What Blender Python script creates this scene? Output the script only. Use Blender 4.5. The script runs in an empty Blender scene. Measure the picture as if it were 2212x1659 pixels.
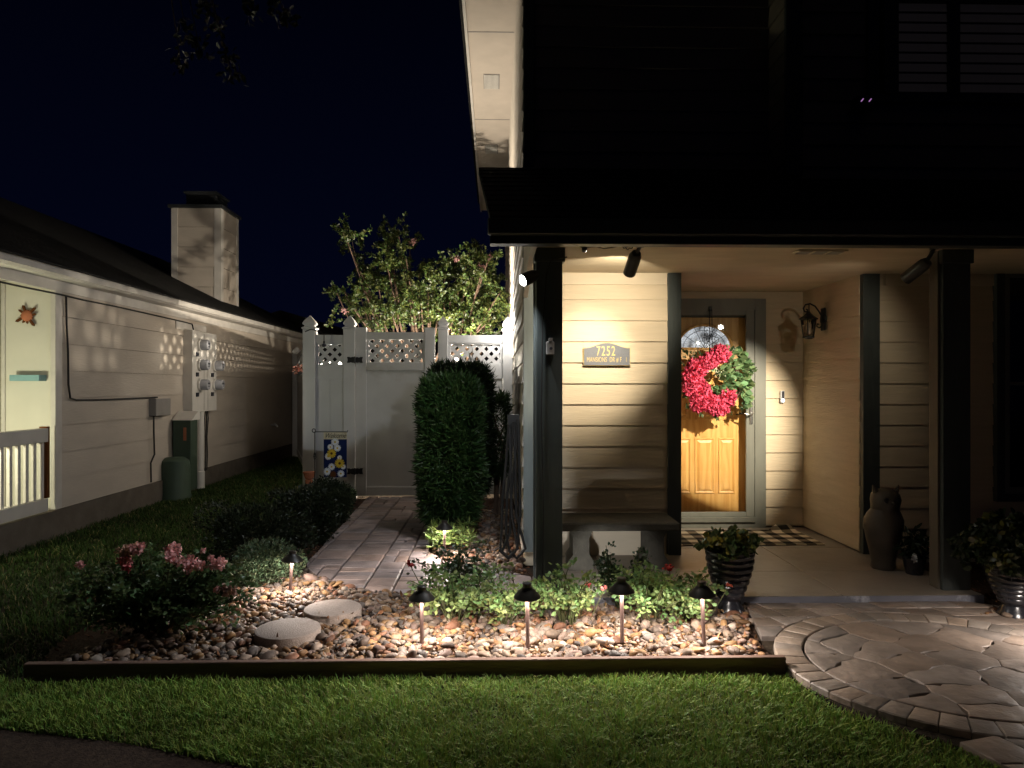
import bpy, math, random
import numpy as np
from mathutils import Vector, Matrix
random.seed(7); RNG = np.random.default_rng(7)
C = bpy.context.scene.collection
SC = bpy.context.scene
R = math.radians

# ---------------------------------------------------------------- camera
H = 1.54                       # eye height above the ground
YAW = math.atan(36/1535)
F = 1535.0                     # focal length in units of a 2212 px wide frame
cd = bpy.data.cameras.new('camera'); cam = bpy.data.objects.new('camera', cd); C.objects.link(cam)
cam.location = (0, 0, H); cam.rotation_euler = (R(90), 0, -YAW)
cd.sensor_width = 36; cd.lens = 36*F/2212; cd.shift_y = 5.5/2212
cd.clip_start = .05; cd.clip_end = 500
SC.camera = cam

# ---------------------------------------------------------------- world: night sky
w = bpy.data.worlds.new('World'); SC.world = w; w.use_nodes = True
nt = w.node_tree; bgn = nt.nodes['Background']
tc = nt.nodes.new('ShaderNodeTexCoord'); sx = nt.nodes.new('ShaderNodeSeparateXYZ')
cr = nt.nodes.new('ShaderNodeValToRGB')
cr.color_ramp.elements[0].position = 0.0; cr.color_ramp.elements[0].color = (.0010, .0018, .0085, 1)
cr.color_ramp.elements[1].position = .55; cr.color_ramp.elements[1].color = (.0002, .0003, .0018, 1)
nt.links.new(tc.outputs['Generated'], sx.inputs[0]); nt.links.new(sx.outputs['Z'], cr.inputs[0])
nt.links.new(cr.outputs[0], bgn.inputs[0]); bgn.inputs[1].default_value = 1.0
SC.view_settings.view_transform = 'Standard'; SC.view_settings.look = 'None'
SC.view_settings.exposure = 0; SC.view_settings.gamma = 1
SC.cycles.use_denoising = True
SC.cycles.max_bounces = 6; SC.cycles.diffuse_bounces = 4; SC.cycles.transparent_max_bounces = 8
SC.cycles.sample_clamp_indirect = 4

# faint fill added from overhead on everything open to the sky
sd = bpy.data.lights.new('overhead_fill', 'SUN'); sd.energy = .012; sd.angle = R(40); sd.color = (1, .8, .62)
so = bpy.data.objects.new('overhead_fill', sd); C.objects.link(so); so.rotation_euler = (R(22), R(8), 0)

# ---------------------------------------------------------------- measuring helpers
TA = math.tan(YAW)
def ray(px, py):
    u = (px-1106)/F; v = (835-py)/F; k = 1-u*TA
    return ((u+TA)/k, v/math.cos(YAW)/k)
def P(px, py, Y): a, b = ray(px, py); return Vector((a*Y, Y, H+b*Y))
def G(px, py, z=0.0):
    a, b = ray(px, py); Y = (z-H)/b; return Vector((a*Y, Y, z))

# ---------------------------------------------------------------- object helpers
def link(o, parent=None):
    C.objects.link(o)
    if parent is not None: o.parent = parent
    return o
def tag(o, label=None, cat=None, group=None, kind=None):
    if label: o['label'] = label
    if cat: o['category'] = cat
    if group: o['group'] = group
    if kind: o['kind'] = kind
    return o
def thing(name, label, cat, group=None, loc=(0, 0, 0)):
    o = bpy.data.objects.new(name, None); link(o); o.location = loc; o.empty_display_size = .1
    return tag(o, label, cat, group)
def copy_tree(o, parent=None):
    c = o.copy(); C.objects.link(c)
    if parent is not None: c.parent = parent
    for ch in list(o.children): copy_tree(ch, c)
    return c

class MB:
    def __init__(s): s.v = []; s.f = []; s.off = Vector((0, 0, 0))
    def add(s, vs, fs):
        n = len(s.v); s.v += [tuple(v) for v in vs]; s.f += [tuple(i+n for i in f) for f in fs]; return s
    def box(s, a, b):
        x0, x1 = sorted((a[0], b[0])); y0, y1 = sorted((a[1], b[1])); z0, z1 = sorted((a[2], b[2]))
        return s.add([(x0,y0,z0),(x1,y0,z0),(x1,y1,z0),(x0,y1,z0),(x0,y0,z1),(x1,y0,z1),(x1,y1,z1),(x0,y1,z1)],
                     [(0,3,2,1),(4,5,6,7),(0,1,5,4),(1,2,6,5),(2,3,7,6),(3,0,4,7)])
    def bbox(s, a, b, r=.006):          # box with chamfered edges
        x0, x1 = sorted((a[0], b[0])); y0, y1 = sorted((a[1], b[1])); z0, z1 = sorted((a[2], b[2]))
        r = min(r, (x1-x0)*.45, (y1-y0)*.45, (z1-z0)*.45)
        V = []; idx = {}
        for ix, X in enumerate((x0, x1)):
            for iy, Y in enumerate((y0, y1)):
                for iz, Z in enumerate((z0, z1)):
                    for ax in range(3):
                        p = [X, Y, Z]
                        for k in range(3):
                            if k != ax: p[k] += r if (ix, iy, iz)[k] == 0 else -r
                        idx[(ix, iy, iz, ax)] = len(V); V.append(p)
        Fs = []
        for ax in range(3):
            o = [k for k in range(3) if k != ax]
            for sgn in (0, 1):
                q = []
                for a_, b_ in ((0,0),(1,0),(1,1),(0,1)):
                    c = [0, 0, 0]; c[ax] = sgn; c[o[0]] = a_; c[o[1]] = b_; q.append(idx[(*c, ax)])
                Fs.append(q)
        for ax in range(3):
            o = [k for k in range(3) if k != ax]
            for a_ in (0, 1):
                for b_ in (0, 1):
                    q = []
                    for t, wh in ((0, o[0]), (1, o[0]), (1, o[1]), (0, o[1])):
                        c = [0, 0, 0]; c[ax] = t; c[o[0]] = a_; c[o[1]] = b_; q.append(idx[(*c, wh)])
                    Fs.append(q)
        for c in [(i, j, k) for i in (0, 1) for j in (0, 1) for k in (0, 1)]:
            Fs.append([idx[(*c, 0)], idx[(*c, 1)], idx[(*c, 2)]])
        return s.add(V, Fs)
    def tube(s, pts, r, n=8, caps=True):
        pts = [Vector(p) for p in pts]; rs = r if isinstance(r, (list, tuple)) else [r]*len(pts)
        rings = []; up = None; V = []; Fs = []
        for i, p in enumerate(pts):
            d = (pts[min(i+1, len(pts)-1)]-pts[max(i-1, 0)])
            d = d.normalized() if d.length > 1e-9 else Vector((0, 0, 1))
            if up is None:
                up = Vector((0, 0, 1)) if abs(d.z) < .9 else Vector((1, 0, 0))
            a = d.cross(up); a = a.normalized() if a.length > 1e-6 else d.orthogonal().normalized(); b = a.cross(d).normalized(); up = b
            for k in range(n):
                t = 2*math.pi*k/n; V.append(p+(a*math.cos(t)+b*math.sin(t))*rs[i])
        for i in range(len(pts)-1):
            for k in range(n):
                Fs.append((i*n+k, i*n+(k+1) % n, (i+1)*n+(k+1) % n, (i+1)*n+k))
        if caps: Fs.append(tuple(range(n))[::-1]); Fs.append(tuple(range((len(pts)-1)*n, len(pts)*n)))
        return s.add(V, Fs)
    def lathe(s, c, prof, n=24, axis=None, caps=True, wob=0):
        c = Vector(c); ax = Vector(axis).normalized() if axis else Vector((0, 0, 1))
        a = ax.orthogonal().normalized(); b = ax.cross(a)
        V = []; Fs = []
        for (r, h) in prof:
            for k in range(n):
                t = 2*math.pi*k/n; rr = r*(1+wob*math.sin(3*t+h*9)); V.append(c+ax*h+(a*math.cos(t)+b*math.sin(t))*rr)
        for i in range(len(prof)-1):
            for k in range(n): Fs.append((i*n+k, i*n+(k+1) % n, (i+1)*n+(k+1) % n, (i+1)*n+k))
        if caps: Fs.append(tuple(range(n))[::-1]); Fs.append(tuple(range((len(prof)-1)*n, len(prof)*n)))
        return s.add(V, Fs)
    def prism(s, poly, axis, a0, a1):   # poly in the two other axes, extruded along axis
        n = len(poly); V = []
        for a in (a0, a1):
            for (p, q) in poly:
                V.append({0: (a, p, q), 1: (p, a, q), 2: (p, q, a)}[axis])
        Fs = [tuple(range(n))[::-1], tuple(range(n, 2*n))]+[(k, (k+1) % n, n+(k+1) % n, n+k) for k in range(n)]
        return s.add(V, Fs)
    def siding(s, p0, u, L, z0, z1, e, n, proud=.016, gap=.004):
        k = 0
        while z0+k*e < z1-1e-4:
            zb = z0+k*e; zt = min(z1, zb+e); zb += gap if k else 0
            def pt(t, o, z): return (p0[0]+u[0]*t+n[0]*o, p0[1]+u[1]*t+n[1]*o, z)
            jit = .0015*math.sin(k*7.3)
            s.add([pt(0, proud+jit, zb), pt(L, proud+jit, zb), pt(L, proud*.1, zt+.004), pt(0, proud*.1, zt+.004), pt(0, -.02, zb), pt(L, -.02, zb),
                   pt(0, -.02, zt), pt(L, -.02, zt)],
                  [(0,1,2,3), (0,4,5,1), (0,3,6,4), (1,5,7,2)])
            k += 1
        return s
    def build(s, name, m, parent=None, smooth=False, label=None, cat=None, group=None, kind=None, loc=None):
        me = bpy.data.meshes.new(name)
        vs = s.v
        if loc is not None: vs = [(x-loc[0], y-loc[1], z-loc[2]) for x, y, z in vs]
        me.from_pydata(vs, [], s.f); me.update()
        import bmesh
        b = bmesh.new(); b.from_mesh(me); bmesh.ops.recalc_face_normals(b, faces=b.faces); b.to_mesh(me); b.free()
        if smooth:
            me.polygons.foreach_set('use_smooth', [True]*len(me.polygons))
            try: me.set_sharp_from_angle(angle=R(35))
            except Exception: pass
        me.materials.append(m)
        o = bpy.data.objects.new(name, me); link(o, parent)
        if loc is not None: o.location = loc
        return tag(o, label, cat, group, kind)

def npmesh(name, V, FI, nv, m, parent=None, col=None, smooth=False, **kw):
    """V (n,3) verts, FI (f,nv) faces"""
    me = bpy.data.meshes.new(name); V = np.asarray(V, dtype=np.float32); FI = np.asarray(FI, dtype=np.int32)
    me.vertices.add(len(V)); me.vertices.foreach_set('co', V.ravel())
    me.loops.add(FI.size); me.loops.foreach_set('vertex_index', FI.ravel())
    me.polygons.add(len(FI)); me.polygons.foreach_set('loop_start', np.arange(len(FI), dtype=np.int32)*nv)
    me.polygons.foreach_set('loop_total', np.full(len(FI), nv, dtype=np.int32))
    me.update(calc_edges=True)
    if smooth: me.polygons.foreach_set('use_smooth', np.ones(len(FI), dtype=bool))
    if col is not None:
        at = me.color_attributes.new('tint', 'FLOAT_COLOR', 'POINT')
        at.data.foreach_set('color', np.concatenate([col, np.ones((len(col), 1))], 1).astype(np.float32).ravel())
    me.materials.append(m)
    o = bpy.data.objects.new(name, me); link(o, parent); tag(o, **kw) if kw else None
    return o

# ---------------------------------------------------------------- materials
def nd(t, T, **kw):
    n = t.nodes.new(T)
    for k, v in kw.items(): setattr(n, k, v)
    return n
def mat(name, col, rough=.6, spec=.3, metal=0, var=.12, scale=(8, 8, 8), bump=0, bscale=None, tint=None, dirt=None, emit=None, estr=0, detail=5):
    m = bpy.data.materials.new(name); m.use_nodes = True; t = m.node_tree; b = t.nodes['Principled BSDF']
    b.inputs['Roughness'].default_value = rough; b.inputs['Specular IOR Level'].default_value = spec; b.inputs['Metallic'].default_value = metal
    tcn = nd(t, 'ShaderNodeTexCoord'); mp = nd(t, 'ShaderNodeMapping'); mp.inputs['Scale'].default_value = scale
    t.links.new(tcn.outputs['Object'], mp.inputs[0])
    nz = nd(t, 'ShaderNodeTexNoise'); nz.inputs['Scale'].default_value = 1; nz.inputs['Detail'].default_value = detail
    t.links.new(mp.outputs[0], nz.inputs['Vector'])
    mr = nd(t, 'ShaderNodeMapRange'); mr.inputs['From Min'].default_value = .25; mr.inputs['From Max'].default_value = .75
    mr.inputs['To Min'].default_value = 1-var; mr.inputs['To Max'].default_value = 1+var
    t.links.new(nz.outputs['Fac'], mr.inputs[0])
    mx = nd(t, 'ShaderNodeMix', data_type='RGBA', blend_type='MULTIPLY'); mx.inputs[0].default_value = 1
    mx.inputs[6].default_value = (*col, 1)
    if tint:
        a = nd(t, 'ShaderNodeAttribute'); a.attribute_name = 'tint'; t.links.new(a.outputs['Color'], mx.inputs[6])
    t.links.new(mr.outputs[0], mx.inputs[7]); out = mx.outputs[2]
    if dirt:
        n2 = nd(t, 'ShaderNodeTexNoise'); n2.inputs['Scale'].default_value = dirt[1]; n2.inputs['Detail'].default_value = 7; n2.inputs['Roughness'].default_value = .65
        t.links.new(tcn.outputs['Object'], n2.inputs['Vector'])
        m2 = nd(t, 'ShaderNodeMapRange'); m2.inputs['From Min'].default_value = dirt[2]; m2.inputs['From Max'].default_value = dirt[2]+.14
        t.links.new(n2.outputs['Fac'], m2.inputs[0])
        m3 = nd(t, 'ShaderNodeMix', data_type='RGBA'); m3.inputs[7].default_value = (*dirt[0], 1)
        t.links.new(m2.outputs[0], m3.inputs[0]); t.links.new(out, m3.inputs[6]); out = m3.outputs[2]
    t.links.new(out, b.inputs['Base Color'])
    if bump:
        bz = nd(t, 'ShaderNodeTexNoise'); bz.inputs['Scale'].default_value = 1; bz.inputs['Detail'].default_value = 6
        mp2 = nd(t, 'ShaderNodeMapping'); mp2.inputs['Scale'].default_value = bscale or scale
        t.links.new(tcn.outputs['Object'], mp2.inputs[0]); t.links.new(mp2.outputs[0], bz.inputs['Vector'])
        bp = nd(t, 'ShaderNodeBump'); bp.inputs['Strength'].default_value = min(1, bump); bp.inputs['Distance'].default_value = .01
        t.links.new(bz.outputs['Fac'], bp.inputs['Height']); t.links.new(bp.outputs[0], b.inputs['Normal'])
    if emit:
        b.inputs['Emission Color'].default_value = (*emit, 1); b.inputs['Emission Strength'].default_value = estr
    return m
def emis(name, col, s):
    m = bpy.data.materials.new(name); m.use_nodes = True; t = m.node_tree; b = t.nodes['Principled BSDF']
    b.inputs['Base Color'].default_value = (.8, .8, .8, 1)
    b.inputs['Emission Color'].default_value = (*col, 1); b.inputs['Emission Strength'].default_value = s
    return m
def glassmat(name, tint=(1, 1, 1), refl=1.0, rough=.02):
    m = bpy.data.materials.new(name); m.use_nodes = True; t = m.node_tree; t.nodes.remove(t.nodes['Principled BSDF'])
    fr = nd(t, 'ShaderNodeFresnel'); fr.inputs[0].default_value = 1.45
    tr = nd(t, 'ShaderNodeBsdfTransparent'); tr.inputs[0].default_value = (*tint, 1)
    gl = nd(t, 'ShaderNodeBsdfGlossy'); gl.inputs['Roughness'].default_value = rough; gl.inputs[0].default_value = (refl, refl, refl, 1)
    mx = nd(t, 'ShaderNodeMixShader'); t.links.new(fr.outputs[0], mx.inputs[0]); t.links.new(tr.outputs[0], mx.inputs[1]); t.links.new(gl.outputs[0], mx.inputs[2])
    t.links.new(mx.outputs[0], t.nodes['Material Output'].inputs[0]); return m

M = {}
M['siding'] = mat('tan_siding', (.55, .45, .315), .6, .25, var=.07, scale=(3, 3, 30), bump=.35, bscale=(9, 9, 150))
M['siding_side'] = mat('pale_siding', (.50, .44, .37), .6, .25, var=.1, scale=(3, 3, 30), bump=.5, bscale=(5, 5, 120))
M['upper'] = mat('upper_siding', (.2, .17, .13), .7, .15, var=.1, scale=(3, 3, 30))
M['frieze'] = mat('painted_frieze', (.56, .47, .34), .6, .25, var=.07, scale=(2, 2, 12), bump=.3, bscale=(5, 5, 60))
M['trim'] = mat('dark_green_trim', (.042, .049, .045), .5, .35, var=.15, scale=(20, 20, 4), bump=.2, bscale=(60, 60, 6))
M['trim_grey'] = mat('grey_green_trim', (.17, .19, .18), .5, .3, var=.1, scale=(20, 20, 4), bump=.15, bscale=(60, 60, 6))
M['jamb'] = mat('grey_door_trim', (.15, .15, .125), .45, .35, var=.08, scale=(20, 20, 4))
M['ceiling'] = mat('painted_ceiling', (.52, .43, .30), .7, .2, var=.1, scale=(3, 9, 3), bump=.4, bscale=(3, 25, 3))
M['shingle'] = mat('dark_shingles', (.022, .021, .02), .95, .1, var=.35, scale=(12, 12, 30), bump=.8, bscale=(30, 30, 30))
M['soffit'] = mat('painted_soffit', (.50, .43, .36), .6, .2, var=.07, scale=(4, 4, 4))
M['nwall'] = mat('neighbour_siding', (.48, .415, .345), .65, .2, var=.08, scale=(2, 2, 5), bump=.25, bscale=(10, 10, 60), dirt=((.30, .26, .21), 1.1, .62))
M['nwhite'] = mat('neighbour_trim', (.54, .50, .45), .6, .2, var=.1, scale=(6, 6, 6))
M['conc'] = mat('concrete', (.24, .20, .16), .8, .2, var=.18, scale=(7, 7, 7), bump=.3, bscale=(60, 60, 60), dirt=((.15, .12, .10), 2.2, .56))
M['porch'] = mat('porch_concrete', (.25, .215, .175), .42, .4, var=.12, scale=(5, 5, 5), bump=.25, bscale=(25, 25, 25), dirt=((.19, .155, .12), 1.6, .55))
M['slabface'] = mat('slab_face', (.15, .15, .175), .75, .25, var=.15, scale=(6, 6, 12), dirt=((.5, .5, .54), 4.0, .57))
M['found'] = mat('foundation', (.12, .10, .08), .9, .1, var=.2, scale=(6, 6, 6), bump=.3, bscale=(40, 40, 40))
M['vinyl'] = mat('white_vinyl', (.60, .60, .60), .4, .35, var=.07, scale=(3, 3, 3), dirt=((.47, .45, .41), 1.6, .60))
M['black'] = mat('black_metal', (.012, .012, .012), .45, .4, var=.1)
M['bronze'] = mat('dark_bronze', (.02, .017, .014), .4, .45, var=.2, scale=(30, 30, 30))
M['stake'] = mat('copper_stake', (.12, .075, .065), .45, .4, var=.25, scale=(50, 50, 20))
M['steel'] = mat('brushed_steel', (.55, .54, .52), .25, .5, metal=1, var=.1)
M['oak'] = None
M['soil'] = mat('soil', (.030, .022, .015), .95, .1, var=.4, scale=(30, 30, 30), bump=.8, bscale=(60, 60, 60))
M['mulch'] = mat('mulch_bed', (.045, .026, .018), .95, .1, var=.5, scale=(40, 40, 40), bump=1, bscale=(60, 60, 60))
M['drive'] = mat('asphalt_drive', (.06, .04, .03), .9, .2, var=.5, scale=(40, 40, 40), bump=.6, bscale=(120, 120, 120))
M['timber'] = mat('edging_timber', (.17, .105, .08), .75, .2, var=.25, scale=(3, 25, 25), bump=.5, bscale=(5, 60, 60))
M['rock'] = mat('river_rock', (.3, .25, .2), .6, .22, tint=True, var=.28, scale=(45, 45, 45), bump=.15, bscale=(90, 90, 90))
M['paver'] = mat('paver_stone', (.20, .165, .145), .5, .45, tint=True, var=.3, scale=(7, 7, 7), bump=1, bscale=(16, 16, 16), dirt=((.10, .085, .078), 2.6, .60))
M['leaf'] = mat('leaf', (.05, .1, .03), .42, .45, tint=True, var=.1)
M['petal'] = mat('petal', (.5, .05, .1), .7, .15, tint=True, var=.1)
def translucent(m, f):
    t = m.node_tree; b = t.nodes['Principled BSDF']; tr = nd(t, 'ShaderNodeBsdfTranslucent'); mx = nd(t, 'ShaderNodeMixShader'); mx.inputs[0].default_value = f
    t.links.new(b.inputs['Base Color'].links[0].from_socket, tr.inputs[0]); t.links.new(b.outputs[0], mx.inputs[1]); t.links.new(tr.outputs[0], mx.inputs[2]); t.links.new(mx.outputs[0], t.nodes['Material Output'].inputs[0])
M['grass'] = mat('grass_blade', (.05, .09, .02), .6, .12, tint=True, var=.1)
translucent(M['leaf'], .35); translucent(M['grass'], .15); translucent(M['petal'], .2)
M['bark'] = mat('bark', (.10, .065, .045), .8, .2, var=.3, scale=(20, 20, 6), bump=.5, bscale=(60, 60, 20))
M['stem'] = mat('green_stem', (.07, .075, .03), .6, .3, var=.3)
M['step'] = mat('aggregate_stone', (.33, .265, .225), .75, .3, var=.25, scale=(90, 90, 90), bump=.7, bscale=(180, 180, 180), dirt=((.17, .13, .11), 5, .58))
M['planter'] = mat('glazed_planter', (.016, .016, .020), .25, .6, var=.2)
M['vase'] = mat('ceramic_vase', (.06, .048, .036), .5, .4, var=.3, scale=(8, 8, 8))
M['bench'] = mat('cast_stone', (.07, .062, .046), .85, .2, var=.2, scale=(20, 20, 20), bump=.5, bscale=(80, 80, 80))
M['box_grey'] = mat('grey_enamel', (.66, .62, .56), .5, .3, var=.05, dirt=((.36, .33, .29), 3, .62))
M['box_dark'] = mat('grey_box', (.25, .23, .21), .6, .3, var=.08)
M['green_box'] = mat('green_enamel', (.05, .075, .05), .6, .3, var=.1)
M['lens_grey'] = mat('meter_glass', (.40, .40, .42), .12, .6, var=.05)
M['label_black'] = mat('black_label', (.03, .03, .04), .5, .3)
M['cable'] = mat('black_cable', (.02, .018, .016), .6, .3)
M['hose'] = mat('garden_hose', (.014, .013, .012), .5, .3)
M['teal'] = mat('teal_paint', (.18, .32, .33), .6, .3)
M['navy'] = mat('navy_fabric', (.008, .016, .07), .9, .1, var=.1)
M['cream'] = mat('cream_fabric', (.62, .55, .38), .9, .1, var=.1, dirt=((.35, .30, .18), 30, .55))
M['fwhite'] = mat('printed_white', (.75, .76, .78), .9, .1, var=.08)
M['fyellow'] = mat('printed_yellow', (.62, .43, .04), .9, .1, var=.15)
M['fbrown'] = mat('printed_brown', (.10, .035, .01), .9, .1)
M['terra'] = mat('terracotta', (.40, .14, .07), .8, .2)
M['plaque'] = mat('bronze_plaque', (.13, .135, .15), .5, .4, var=.15, scale=(100, 100, 100), bump=.3, bscale=(250, 250, 250))
M['gold'] = mat('gold_paint', (.62, .47, .18), .4, .4, metal=.3)
M['glow_white'] = emis('lamp_glow', (1, .95, .86), 9)
M['glow_flood'] = emis('flood_lens', (.95, 1, .98), 14)
M['glow_bulb'] = emis('bulb_glow', (1, .93, .8), 30)
M['glow_blue'] = emis('button_glow', (.55, .75, 1), 5)
M['glass'] = glassmat('clear_glass')
M['darkglass'] = mat('dark_window', (.004, .004, .005), .08, .5, var=.02)
M['check_w'] = None

# oak: vertical grain with cathedral figure
def oakmat():
    m = bpy.data.materials.new('oak_door'); m.use_nodes = True; t = m.node_tree; b = t.nodes['Principled BSDF']
    b.inputs['Roughness'].default_value = .42; b.inputs['Specular IOR Level'].default_value = .35
    tcn = nd(t, 'ShaderNodeTexCoord'); mp = nd(t, 'ShaderNodeMapping'); mp.inputs['Scale'].default_value = (9, 9, 1.3)
    wv = nd(t, 'ShaderNodeTexWave', wave_type='RINGS', rings_direction='Z'); wv.inputs['Scale'].default_value = 1.6; wv.inputs['Distortion'].default_value = 7; wv.inputs['Detail'].default_value = 3
    wv.inputs['Detail Scale'].default_value = .8
    n = nd(t, 'ShaderNodeTexNoise'); n.inputs['Scale'].default_value = 1; mp2 = nd(t, 'ShaderNodeMapping'); mp2.inputs['Scale'].default_value = (160, 160, 5)
    t.links.new(tcn.outputs['Object'], mp.inputs[0]); t.links.new(tcn.outputs['Object'], mp2.inputs[0])
    t.links.new(mp.outputs[0], wv.inputs[0]); t.links.new(mp2.outputs[0], n.inputs[0])
    ad = nd(t, 'ShaderNodeMath', operation='MULTIPLY'); t.links.new(wv.outputs['Fac'], ad.inputs[0]); t.links.new(n.outputs['Fac'], ad.inputs[1])
    r = nd(t, 'ShaderNodeValToRGB'); r.color_ramp.elements[0].position = .0; r.color_ramp.elements[0].color = (.66, .39, .125, 1)
    r.color_ramp.elements[1].position = .6; r.color_ramp.elements[1].color = (.54, .28, .072, 1)
    t.links.new(ad.outputs[0], r.inputs[0]); t.links.new(r.outputs[0], b.inputs['Base Color']); return m
M['oak'] = oakmat()
def checkmat():
    m = bpy.data.materials.new('buffalo_check'); m.use_nodes = True; t = m.node_tree; b = t.nodes['Principled BSDF']; b.inputs['Roughness'].default_value = .95
    b.inputs['Specular IOR Level'].default_value = .05
    tcn = nd(t, 'ShaderNodeTexCoord'); s = nd(t, 'ShaderNodeSeparateXYZ'); t.links.new(tcn.outputs['Object'], s.inputs[0])
    outs = []
    for ax in ('X', 'Y'):
        a = nd(t, 'ShaderNodeMath', operation='MULTIPLY'); a.inputs[1].default_value = 1/.19; t.links.new(s.outputs[ax], a.inputs[0])
        f = nd(t, 'ShaderNodeMath', operation='FRACT'); t.links.new(a.outputs[0], f.inputs[0])
        g = nd(t, 'ShaderNodeMath', operation='GREATER_THAN'); g.inputs[1].default_value = .5; t.links.new(f.outputs[0], g.inputs[0]); outs.append(g)
    sm = nd(t, 'ShaderNodeMath', operation='ADD'); t.links.new(outs[0].outputs[0], sm.inputs[0]); t.links.new(outs[1].outputs[0], sm.inputs[1])
    hf = nd(t, 'ShaderNodeMath', operation='MULTIPLY'); hf.inputs[1].default_value = .5; t.links.new(sm.outputs[0], hf.inputs[0])
    r = nd(t, 'ShaderNodeValToRGB'); r.color_ramp.interpolation = 'CONSTANT'
    e = r.color_ramp.elements; e[0].color = (.016, .014, .012, 1); e[1].position = .25; e[1].color = (.17, .14, .10, 1); x = e.new(.75); x.color = (.66, .57, .42, 1)
    t.links.new(hf.outputs[0], r.inputs[0]); t.links.new(r.outputs[0], b.inputs['Base Color']); return m
M['check'] = checkmat()

# ---------------------------------------------------------------- geometry generators
def leaf_mesh(pts, size, col, shape=.5, up=.3, fold=.25, dirs=None, jit=.35):
    """pts (n,3) -> rhombic folded leaves; returns V,F(tri),col"""
    n = len(pts); pts = np.asarray(pts); sz = size*(1+jit*RNG.uniform(-1, 1, n))[:, None]
    d = RNG.normal(size=(n, 3)) if dirs is None else dirs+RNG.normal(size=(n, 3))*.45
    d[:, 2] += up; d /= np.linalg.norm(d, axis=1)[:, None]
    r = RNG.normal(size=(n, 3)); s = np.cross(d, r); s /= np.linalg.norm(s, axis=1)[:, None]+1e-9; nn = np.cross(s, d)
    a = pts; tip = pts+d*sz; md = pts+d*sz*.42
    l = md+s*sz*shape*.5+nn*sz*fold*.3; rr = md-s*sz*shape*.5+nn*sz*fold*.3
    m2 = pts+d*sz*.78; l2 = m2+s*sz*shape*.3+nn*sz*fold*.15; r2 = m2-s*sz*shape*.3+nn*sz*fold*.15
    V = np.stack([a, l, l2, tip, r2, rr], 1).reshape(-1, 3)
    b = np.arange(n)[:, None]*6
    Fq = np.concatenate([b+np.array([[0, 1, 2, 3]]), b+np.array([[0, 3, 4, 5]])])
    c = np.asarray(col); c = np.repeat(c if c.ndim == 2 else np.tile(c, (n, 1)), 6, axis=0)
    return V, Fq, c
def leafcol(n, base, v=.35, hue=.2):
    k = (1+v*RNG.uniform(-1, 1, n))[:, None]; c = np.array(base)[None]*k
    c[:, 0] *= 1+hue*RNG.uniform(-1, 1, n); return np.clip(c, 0, 1)
def joinm(parts):
    V = []; Fs = []; Cc = []; o = 0
    for v, f, c in parts: V.append(v); Fs.append(f+o); Cc.append(c); o += len(v)
    return np.concatenate(V), np.concatenate(Fs), np.concatenate(Cc)
def blobpts(c, r, n, shell=.55):
    d = RNG.normal(size=(n, 3)); d /= np.linalg.norm(d, axis=1)[:, None]
    rr = (shell+(1-shell)*RNG.random(n))[:, None]
    return np.array(c)[None]+d*rr*np.array(r)[None]
def in_poly(x, y, poly):
    ins = np.zeros(len(x), bool); n = len(poly)
    for i in range(n):
        x1, y1 = poly[i]; x2, y2 = poly[(i+1) % n]
        c = ((y1 > y) != (y2 > y)) & (x < (x2-x1)*(y-y1)/((y2-y1) or 1e-9)+x1); ins ^= c
    return ins
def clip(poly, a, b, c):            # keep a*x+b*y<=c
    out = []; n = len(poly)
    for i in range(n):
        p, q = poly[i], poly[(i+1) % n]; dp = a*p[0]+b*p[1]-c; dq = a*q[0]+b*q[1]-c
        if dp <= 0: out.append(p)
        if (dp < 0 < dq) or (dq < 0 < dp):
            t = dp/(dp-dq); out.append((p[0]+(q[0]-p[0])*t, p[1]+(q[1]-p[1])*t))
    return out
def cliprect(poly, x0, y0, x1, y1):
    for a, b, c in ((-1, 0, -x0), (1, 0, x1), (0, -1, -y0), (0, 1, y1)):
        poly = clip(poly, a, b, c)
        if len(poly) < 3: return []
    return poly
def area(p): return .5*sum(p[i][0]*p[(i+1) % len(p)][1]-p[(i+1) % len(p)][0]*p[i][1] for i in range(len(p)))
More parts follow.
